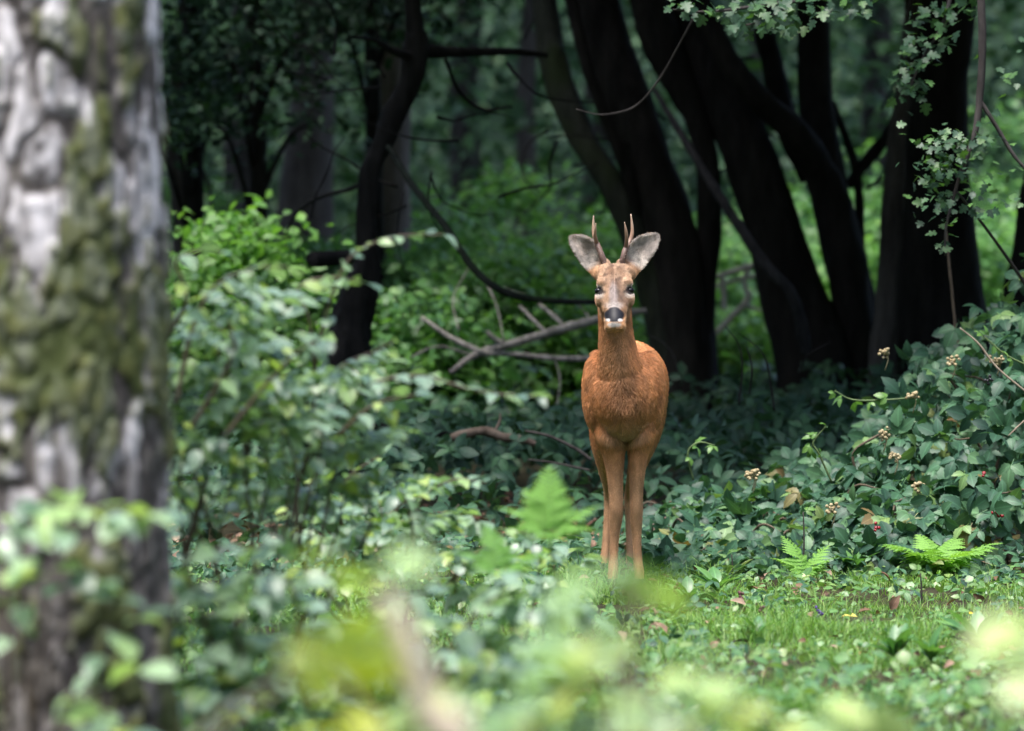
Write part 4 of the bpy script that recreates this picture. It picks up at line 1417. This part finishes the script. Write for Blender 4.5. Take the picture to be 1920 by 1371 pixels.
shrub('dark lower shrub with broad teal leaves beside the foot of the mossy trunk', 470, 9.4, [
    [(420, 1300, 0), (380, 1150, 0), (350, 1050, 0), (420, 1030, 0), (520, 1025, 0)],
    [(480, 1330, 0), (440, 1180, 0), (400, 1120, 0), (350, 1100, 0)],
    [(520, 1340, 0), (560, 1200, 0), (540, 1090, 0), (470, 1070, 0)]],
    [(450, 1120, 150, 80, 70, .1), (520, 1260, 170, 110, 130, .1), (390, 1290, 90, 80, 50, 0)], 24, (.04, .075))
shrub('small leafy shoots standing in front of the mossy trunk', 150, 8.1, [
    [(60, 1371, 0), (40, 1150, 0), (60, 990, 0), (130, 950, 0), (220, 965, 0), (300, 965, 0)],
    [(20, 1371, .1), (10, 1050, .1), (40, 960, .1), (110, 925, .1)],
    [(210, 1400, 0), (190, 1280, 0), (200, 1200, 0), (260, 1160, 0)],
    [(120, 1420, -.2), (110, 1350, -.2), (160, 1325, -.2), (130, 1300, -.2)]],
    [(110, 1060, 110, 50, 16, 0), (250, 1330, 110, 50, 12, -.3)], 25, (.045, .07), mat=M_BRAM, nobj=100)
shrub('mixed low shrub with fern-green leaves in front of the deer legs', 900, 9.6, [
    [(800, 1300, 0), (850, 1210, 0), (905, 1140, 0), (960, 1100, 0)],
    [(700, 1330, .2), (680, 1200, .2), (720, 1130, .2), (800, 1110, .2)]],
    [(760, 1230, 120, 80, 90, .2), (900, 1270, 150, 80, 100, .1), (640, 1300, 100, 70, 60, .2), (1010, 1180, 110, 70, 80, .3), (1100, 1250, 100, 50, 40, .2)], 26, (.04, .075))
# close, strongly out of focus sprays
shrub('out of focus pale spray with yellowing leaves and a bare bent stem', 800, 4.6, [
    [(900, 1500, 0), (820, 1371, 0), (775, 1260, 0), (745, 1180, 0), (700, 1090, 0)]],
    [(680, 1130, 70, 40, 5, 0), (1170, 1160, 60, 30, 4, 0.4), (1090, 1215, 60, 20, 3, 0.2), (1950, 1170, 30, 50, 4, -.2)], 27, (.05, .07), M_NEAR, NEAR_ME, 30, 'shrub', M_TWIG)
shrub('blurred low spray of pale broad leaves rising under the deer', 1050, 5.6, [
    [(1000, 1500, 0), (1010, 1400, 0), (985, 1310, 0)],
    [(1100, 1500, .2), (1110, 1330, .2), (1080, 1220, .2), (1040, 1190, .2)],
    [(1200, 1500, -.1), (1210, 1380, -.1), (1230, 1290, -.1)],
    [(1380, 1500, .3), (1370, 1400, .3), (1330, 1330, .3)]],
    [(1150, 1360, 280, 55, 24, .1), (860, 1380, 140, 50, 14, .2), (1480, 1390, 160, 40, 12, .5), (985, 1295, 26, 12, 4, -.5), (1235, 1275, 50, 20, 5, -.3), (1150, 1150, 40, 16, 3, .6), (1340, 1320, 60, 20, 5, 0)], 28, (.05, .075), M_NEAR, NEAR_ME, 60, 'shrub', M_STEM)
e_ = empty('bare_stem', tuple(P(870, ground_row(4.3), 4.3)))
tag(e_, 'pale bare bent stem slanting up among the blurred leaves', 'plant')
tube_obj('stem', [P(900, ground_row(4.3), 4.3), P(870, 1500, 4.3), P(815, 1371, 4.3), P(785, 1270, 4.3), P(755, 1180, 4.3), P(715, 1110, 4.3)], [.014, .013, .013, .012, .010, .005], plain_mat('straw_stem', (.62, .54, .42), .7, .2), e_, tuple(e_.location), n=8, m=6)
e_ = shrub('pair of bright yellow-green leaves, very blurred, on a short upright shoot', 640, 4.9, [
    [(640, 1500, 0), (650, 1400, 0), (655, 1290, 0)]], [], 29, (.055, .07), M_NEAR_Y, NEARY_ME, 2, 'shrub', M_STEM)
leaf_objects('leaf', NEARY_ME, M_NEAR_Y, e_, np.array([P(610, 1225, 4.9), P(640, 1160, 4.9), P(690, 1230, 4.9)]), frames(3, .5, (0, -1.4, 0), (.6, 0, -.2), .3), np.array((.09, .085, .075)))


# ------------------------------------------------------------------ overhanging lobed sprays
HAW_ME = leaf_meshes('leaf', [LOBED])


def overhang(name, label, d, boughs, sprays, seed, size=(.034, .056), nmax=290, mat=M_HAW):
    r = np.random.default_rng(seed)
    c = P(boughs[0][0][0], boughs[0][0][1], d)
    e = empty(name, tuple(c))
    tag(e, label, 'branch')
    b0 = c
    for bo in boughs:
        tube_obj('twig', [P(x, y, d + dd) for x, y, w, dd in bo], [w / 2 * d / F for x, y, w, dd in bo], M_BARK_B, e, b0, n=8, m=8, lump=.1)
    pos = []
    for px, py, rx, ry, n in sprays:
        q = r.normal(size=(n, 3)) * .55
        k = d / F
        pos.append(P(px, py, d) + q * np.array((rx * k, .12, ry * k)))
    pos = np.concatenate(pos)
    n = len(pos)
    R = frames(n, 1.1, (0, -.5, 0), (-.2, -.5, -.5), .8)
    sz = r.uniform(*size, n)
    o = r.permutation(n)
    a, c_ = o[:nmax], o[nmax:]
    leaf_objects('leaf', HAW_ME, mat, e, pos[a], R[a], sz[a])
    if len(c_):
        f = obj('foliage', scatter('foliage', LOBED, pos[c_] - b0, R[c_], sz[c_]), mat, e)
        tag(f, kind='stuff')


overhang('overhanging_branch', 'leafy lobed branch hanging in across the top over the dark stems', 17.6, [
    [(1700, -60, 14, .2), (1560, -10, 10, .1), (1430, 10, 7, 0), (1330, 22, 5, 0), (1262, 18, 3, 0)],
    [(1480, 5, 6, 0), (1440, 35, 5, 0), (1390, 50, 3, 0)],
    [(1305, 25, 4, .4), (1270, 90, 4, .5), (1235, 150, 4, .6), (1190, 200, 4, .7), (1130, 215, 3, .8), (1080, 205, 2, .8)]],
    [(1275, 14, 26, 14, 12), (1330, 15, 40, 16, 16), (1420, 20, 60, 22, 40), (1440, 48, 60, 16, 26), (1530, 15, 70, 25, 34), (1400, 40, 40, 18, 14), (1600, 14, 50, 22, 18)], 41)
overhang('drooping_branch', 'drooping leafy twig in front of the stout black trunk, cool green', 17.8, [
    [(1790, -50, 9, 0), (1770, 40, 7, 0), (1730, 110, 5, 0), (1700, 180, 3, 0)]],
    [(1760, 25, 60, 26, 30), (1735, 75, 50, 36, 34), (1715, 120, 40, 40, 30), (1700, 165, 36, 30, 20), (1815, 20, 30, 14, 10)], 42)
overhang('trailing_branch', 'trailing sprig of small bright leaves hanging beside the stout trunk', 17.3, [
    [(1838, -50, 15, 0), (1842, 80, 15, 0), (1838, 170, 14, 0), (1828, 250, 12, 0), (1800, 330, 8, 0), (1775, 420, 5, 0), (1772, 480, 3, 0)],
    [(1838, 190, 9, 0), (1870, 240, 8, 0), (1900, 290, 7, 0), (1935, 330, 5, 0)],
    [(1795, 360, 5, 0), (1850, 430, 6, .2), (1900, 500, 7, .4), (1940, 560, 7, .5)]],
    [(1770, 265, 60, 22, 40), (1760, 320, 55, 36, 60), (1800, 300, 50, 50, 40), (1770, 370, 60, 40, 46), (1850, 250, 40, 40, 26), (1885, 130, 30, 40, 14), (1775, 440, 20, 45, 14), (1890, 330, 40, 40, 14), (1840, 385, 40, 30, 16)], 43, (.026, .044), 290,
    leaf_mat('bright_lobed_leaf', [(.05, .13, .05), (.09, .22, .05), (.14, .30, .05)], .4, .4))


# ------------------------------------------------------------------ lawn
def lawn_mask(x, y):
    """1 on the open turf, fading under the brambles and the shrubs"""
    return sm(x, -1.6, -.2) * (1 - sm(y - .2 * np.sin(x * 2.1), .25, .8) * .95)


def grass():
    n = 170000
    d = np.sqrt(rng.uniform(9.5 ** 2, 16.9 ** 2, n))
    x = rng.uniform(-1, 1, n) * (d * 960 / F + .7)
    y = d - 16
    p = np.column_stack([x, y, 0 * x])
    k = rng.random(n) < (.15 + .85 * lawn_mask(x, y)) * sm(fbm(p * 3.0, 66, 2), .28, .5)
    x, y = x[k], y[k]
    n = len(x)
    p = np.column_stack([x, y, 0 * x])
    feet = np.exp(-(((x - .38) / .3) ** 2 + ((y - .15) / .55) ** 2))
    hgt = (.014 + .03 * fbm(p * 3.2, 67, 3) ** 1.5 + .055 * sm(fbm(p * 4.5, 69, 2), .6, .78) + .05 * feet) * rng.uniform(.6, 1.6, n) * (1 + .5 * sm(-y, 1.5, 4))
    az = rng.random(n) * 2 * np.pi
    lean = rng.uniform(.3, 1.7, n)
    dirx, diry = np.cos(az), np.sin(az)
    wd = rng.uniform(.0007, .0016, n)
    base = np.column_stack([x, y, ground_h(x, y) - .003])
    sd = np.column_stack([-diry, dirx, 0 * x])
    rows = []
    for t, w in ((0, 1), (.45, .85), (.8, .5)):
        c = base + np.column_stack([dirx * lean * t * t * hgt, diry * lean * t * t * hgt, hgt * (t - .25 * lean * t * t)])
        rows += [c - sd * (wd * w)[:, None], c + sd * (wd * w)[:, None]]
    rows.append(base + np.column_stack([dirx * lean * hgt, diry * lean * hgt, hgt * (1 - .25 * lean)]))
    V = np.stack(rows, 1).reshape(-1, 3)
    T = np.array([(0, 1, 3), (0, 3, 2), (2, 3, 5), (2, 5, 4), (4, 5, 6)])
    TT = (T[None] + (np.arange(n) * 7)[:, None, None]).reshape(-1, 3)
    o = obj('grass', np_mesh('grass', V, TT, {'rnd': np.repeat(rng.random(n), 7), 'lx': np.ones(n * 7), 'ly': np.ones(n * 7)}), M_GRASS)
    tag(o, 'short fresh green grass of the small clearing', 'grass', kind='stuff')


grass()
carpet('lawn_weeds', 'small round-leaved weeds mixed into the grass', 'ground cover', 15000, 10.0, 16.6, lambda x, y: .02 + .035 * fbm(np.column_stack([x, y, 0 * x]) * 2.5, 71, 2), [ROUND, OVATE_LO, OVATE_LO], (.010, .034), M_WEED, .7, (0, -.3, 0), lambda x, y: (rng.random(len(x)) < .25 + .75 * (fbm(np.column_stack([x, y, 0 * x]) * 2.4, 72, 2) > .48)) & (x > -1.6), 1.3)
carpet('low_foreground_weeds', 'darker low weeds thickening where the clearing meets the shrubs', 'ground cover', 3000, 8.8, 12.4, lambda x, y: .05 + .14 * fbm(np.column_stack([x, y, 0 * x]) * 1.8, 74, 2), [OVATE_LO, ROUND], (.025, .05), M_WEED, .7, (0, -.3, 0))
carpet('ivy_border', 'ivy-like low leaves edging the clearing under the brambles', 'ground cover', 1900, 15.95, 17.2, lambda x, y: .04 + .10 * fbm(np.column_stack([x, y, 0 * x]) * 2.0, 76, 2) * sm(y, -.1, .5), [BRAMBLE[0], HAZEL], (.03, .055), M_BRAM, .8, (0, -.5, 0), lambda x, y: (y > .12 + .25 * np.sin(x * 2.3)) & (np.hypot(x - .36, (y - .2) * .6) > .2))


carpet('clearing_litter', 'scattered brown dead leaves among the grass', 'leaf litter', 420, 11.5, 16.6, lambda x, y: np.full_like(x, .035), leaf_t(.6, 3, 0, .5, .3), (.022, .05), M_DEAD, up=.9, pw=.2, mask=lambda x, y: x > -.4)
carpet('tall_weeds', 'taller dark weed clumps dotted over the clearing', 'ground cover', 2600, 10.6, 16.5, lambda x, y: .03 + .09 * fbm(np.column_stack([x, y, 0 * x]) * 3, 79, 2), [OVATE_LO, BRAMBLE_LO, STRAP], (.018, .042), M_BRAM, .7, (0, -.4, 0), lambda x, y: (fbm(np.column_stack([x, y, 0 * x]) * 2.8, 80, 2) > .56) & (x > -1) & (np.hypot(x - .36, y) > .35))
# ferns
def frond_mesh(nm, L_, seed, arch=.5):
    r = random.Random(seed)
    parts = []
    N_ = 12
    lo = leaf_t(.26, 12, .38, .12, .25, .34)
    for i in range(N_):
        t = .14 + .82 * i / (N_ - 1)
        w = (1 - t) ** .7 * .46 * min(1, .45 + t / .35) + .035
        z = arch * (t - t * t * 1.25)
        for s in (-1, 1):
            parts.append((lo, -s * (1.22 - .35 * t) + r.uniform(-.08, .08), -.12 + r.uniform(-.15, .15), w, (0, t, z)))
    parts.append((leaf_t(.3, 6, .3), 0, -arch * .9, .1, (0, .96, arch * (.96 - .96 ** 2 * 1.25))))
    for t in np.linspace(0, .92, 9):
        t2 = t + .1
        parts.append((stalk_t((0, t, arch * (t - t * t * 1.25)), (0, t2, arch * (t2 - t2 * t2 * 1.25)), .008), 0, 0, 1, (0, 0, 0)))
    return comb_t(parts)


FERN_ME = leaf_meshes('frond', [frond_mesh('frond', 1, 1, .5), frond_mesh('frond', 1, 2, .35)])


def fern(label, px, d, fronds, mat=M_FERN, py=None):
    b = P(px, py or ground_row(d), d)
    z = gz(b[0], b[1])
    e = empty('fern', (b[0], b[1], z))
    tag(e, label, 'fern')
    v = np.array([P(px, py or ground_row(d), d)])
    for k, (az, el, L_) in enumerate(fronds):
        R = Matrix.Rotation(math.radians(az), 4, 'Z') @ Matrix.Rotation(math.radians(el), 4, 'X')
        o = bpy.data.objects.new('frond', FERN_ME[k % 2])
        if not FERN_ME[k % 2].materials:
            FERN_ME[k % 2].materials.append(mat)
        col.objects.link(o)
        o.parent = e
        o.matrix_basis = Matrix.Translation((0, 0, .01)) @ R @ Matrix.Scale(L_, 4)


fern('bright yellow-green fern spreading low at the bramble edge', 1760, 16.3, [(70, 30, .24), (-75, 30, .24), (110, 34, .22), (-115, 30, .22), (20, 45, .2), (165, 34, .2), (-30, 42, .2), (140, 30, .2), (-150, 32, .2)])
fern('small upright pale fern sprig beside a dark stalk', 1508, 16.1, [(40, 60, .17), (-50, 50, .15), (100, 40, .13), (-110, 40, .13)])
# bracken: a bare stalk with its fronds spread at the top
def bracken(label, px, py, d, fronds, L0):
    b_ = P(px + 20, ground_row(d), d)
    e = empty('bracken', (b_[0], b_[1], gz(b_[0], b_[1])))
    tag(e, label, 'fern')
    t = P(px, py, d) - np.array(e.location)
    tube_obj('stalk', [(0, 0, -.02), tuple(t * .5 + (.02, 0, .02)), tuple(t)], [.0045, .004, .003], M_STEM, e, n=6, m=6)
    for k, (az, el, L_) in enumerate(fronds):
        o = bpy.data.objects.new('frond', FERN_ME[k % 2])
        col.objects.link(o)
        o.parent = e
        o.matrix_basis = Matrix.Translation(Vector(t)) @ Matrix.Rotation(math.radians(az), 4, 'Z') @ Matrix.Rotation(math.radians(el), 4, 'X') @ Matrix.Scale(L_ * L0, 4)


bracken('tall soft bright green bracken, blurred, beside the deer legs', 1030, 1010, 10.9, [(0, 70, 1.0), (-70, 35, .8), (75, 35, .8), (130, 15, .75), (-125, 15, .75), (30, 50, .85), (180, 5, .7)], .17)
bracken('lower soft bracken sprig overlapping the leafy shrub', 940, 1080, 10.6, [(20, 55, .9), (-80, 30, .8), (80, 30, .8), (150, 10, .7), (-140, 15, .7)], .15)


# ------------------------------------------------------------------ small plants, flowers and fallen leaves in the grass
M_DOCK = leaf_mat('dock_leaf', [(.06, .16, .06), (.09, .22, .07), (.16, .32, .10)], .3, .35)
DOCK_ME = leaf_meshes('leaf', [STRAP, leaf_t(.4, 7, .03, .25, .4, .6, .7)])


def rosette(label, px, py, n, size, elev, name='rosette_plant'):
    d = F * CAMH / (py - HOR)
    b = P(px, py, d)
    e = empty(name, (b[0], b[1], gz(b[0], b[1])))
    tag(e, label, 'plant')
    for k in range(n):
        az = k * 2.4 + rng.uniform(-.3, .3)
        o = bpy.data.objects.new('leaf', DOCK_ME[k % 2])
        if not DOCK_ME[k % 2].materials:
            DOCK_ME[k % 2].materials.append(M_DOCK)
        col.objects.link(o)
        o.parent = e
        o.matrix_basis = Matrix.Translation((0, 0, .012)) @ Matrix.Rotation(az, 4, 'Z') @ Matrix.Rotation(math.radians(elev + 14 + rng.uniform(-28, 18)), 4, 'X') @ Matrix.Scale(size * 1.12 * rng.uniform(.6, 1.15), 4)


rosette('large broad-leaved rosette plant in the open grass below the fern', 1835, 1225, 14 + 6, .12, 45)
rosette('medium leafy rosette with upright glossy leaves on the near grass', 1680, 1255, 9 + 6, .085, 50)
rosette('rosette with two pale upright leaves at the bramble foot', 1600, 1085, 7 + 6, .085, 65)
rosette('small leafy rosette just in front of the deer hooves', 1290, 1135, 9 + 6, .075, 40)
rosette('pale leafy rosette at the near edge of the ivy', 1345, 1120, 10 + 6, .085, 40)
rosette('small toothed rosette beside the yellow petal', 1262, 1165, 9 + 6, .06, 40)
rosette('wilting low rosette in the middle of the grass', 1420, 1215, 8 + 6, .06, 50)
rosette('dark leafed rosette beside a single upright dark leaf', 1745, 1260, 7 + 6, .08, 60)

M_PURPLE = plain_mat('purple_flower', (.10, .05, .26), .6, .3, (.04, .025, .08), 160)
M_BROWNHEAD = plain_mat('spent_flower', (.14, .07, .07), .8, .2)


def flower(label, px, py, h, mat, n=14):
    d = F * CAMH / (py - HOR)
    b = P(px, py, d)
    e = empty('flower', (b[0], b[1], gz(b[0], b[1])))
    tag(e, label, 'flower')
    tube_obj('stalk', [(0, 0, 0), (.004, 0, h * .5), (0, 0, h)], [.0018, .0016, .0014], M_STEM, e, n=5, m=4)
    v, f = blob_cluster((0, 0, h + .008), n, .0045, (.004, .004, .007), int(px))
    obj('flower_head', np_mesh('flower_head', v, f), mat, e)
    leaf_objects('leaf', DOCK_ME, M_DOCK, e, np.array([b + (0, 0, h * .3)] * 2) - np.array(b) + np.array(e.location), frames(2, .8), np.array((.025, .022)))


flower('purple self-heal flower head on a short stalk in the grass', 1535, 1185, .035, M_PURPLE)
flower('dull purple spent flower heads beside the ivy', 1388, 1150, .04, M_BROWNHEAD, 18)
flower('spent brown flower head near the yellow petal', 1268, 1140, .045, M_BROWNHEAD, 10)
flower('tall thin spent flower stalk in the near grass', 1430, 1190, .055, M_BROWNHEAD, 8)

LIT = leaf_t(.7, 5, 0, .35, .2)
LIT_ME = leaf_meshes('fallen_leaf', [LIT])[0]
for px, py, s, c, lab in ((1577, 1172, .05, (.55, .46, .09), 'pale yellow fallen leaf lying flat on the grass'),
                          (1287, 1180, .028, (.75, .48, .02), 'small bright yellow petal lying on the grass'),
                          (1818, 1165, .02, (.75, .46, .02), 'tiny yellow petal above the large rosette'),
                          (1572, 1222, .03, (.20, .05, .02), 'rust brown fallen leaf on the near grass'),
                          (1624, 1250, .032, (.32, .09, .03), 'orange-red fallen leaf among the near weeds'),
                          (1500, 1100, .045, (.45, .5, .25), 'pale green fallen leaf with a dark spot'),
                          (1870, 1222, .035, (.14, .07, .06), 'dark brown curled leaf beside the large rosette'),
                          (1402, 1235, .05, (.09, .06, .07), 'dark purplish curled leaf on thin turf')):
    d = F * CAMH / (py - HOR)
    b = P(px, py, d)
    m2 = LIT_ME.copy()
    o = obj('fallen_leaf', m2, plain_mat('fallen_' + str(px), c, .6, .3))
    o.location = (b[0], b[1], gz(b[0], b[1]) + .028)
    o.rotation_euler = (.25, .2, px * 1.7)
    o.scale = (s, s, s)
    tag(o, lab, 'leaf')
for px, py, top, d in ((1502, 1085, 960, 16.25), (1368, 1105, 1040, 16.2), (1722, 1160, 1075, 15.2)):
    b = P(px, py, d)
    e = empty('dark_stalk', (b[0], b[1], 0))
    tag(e, {1502: 'dark thin stalk with a bright leaf at its tip', 1368: 'short dark stalk standing in the ivy edge', 1722: 'bent dark stalk in the grass below the fern'}[px], 'plant')
    t = P(px + 4, top, d)
    tube_obj('stalk', [(b[0], b[1], 0), (b + t) / 2 + (.006, 0, 0), t], [.0035, .003, .002], M_BARK_B, e, (b[0], b[1], 0), n=6, m=5)
    leaf_objects('leaf', BRY_ME, M_BRAM_Y, e, np.array([t, (b + t) / 2]), frames(2, .5, (0, -.6, 0)), np.array((.03, .022)))
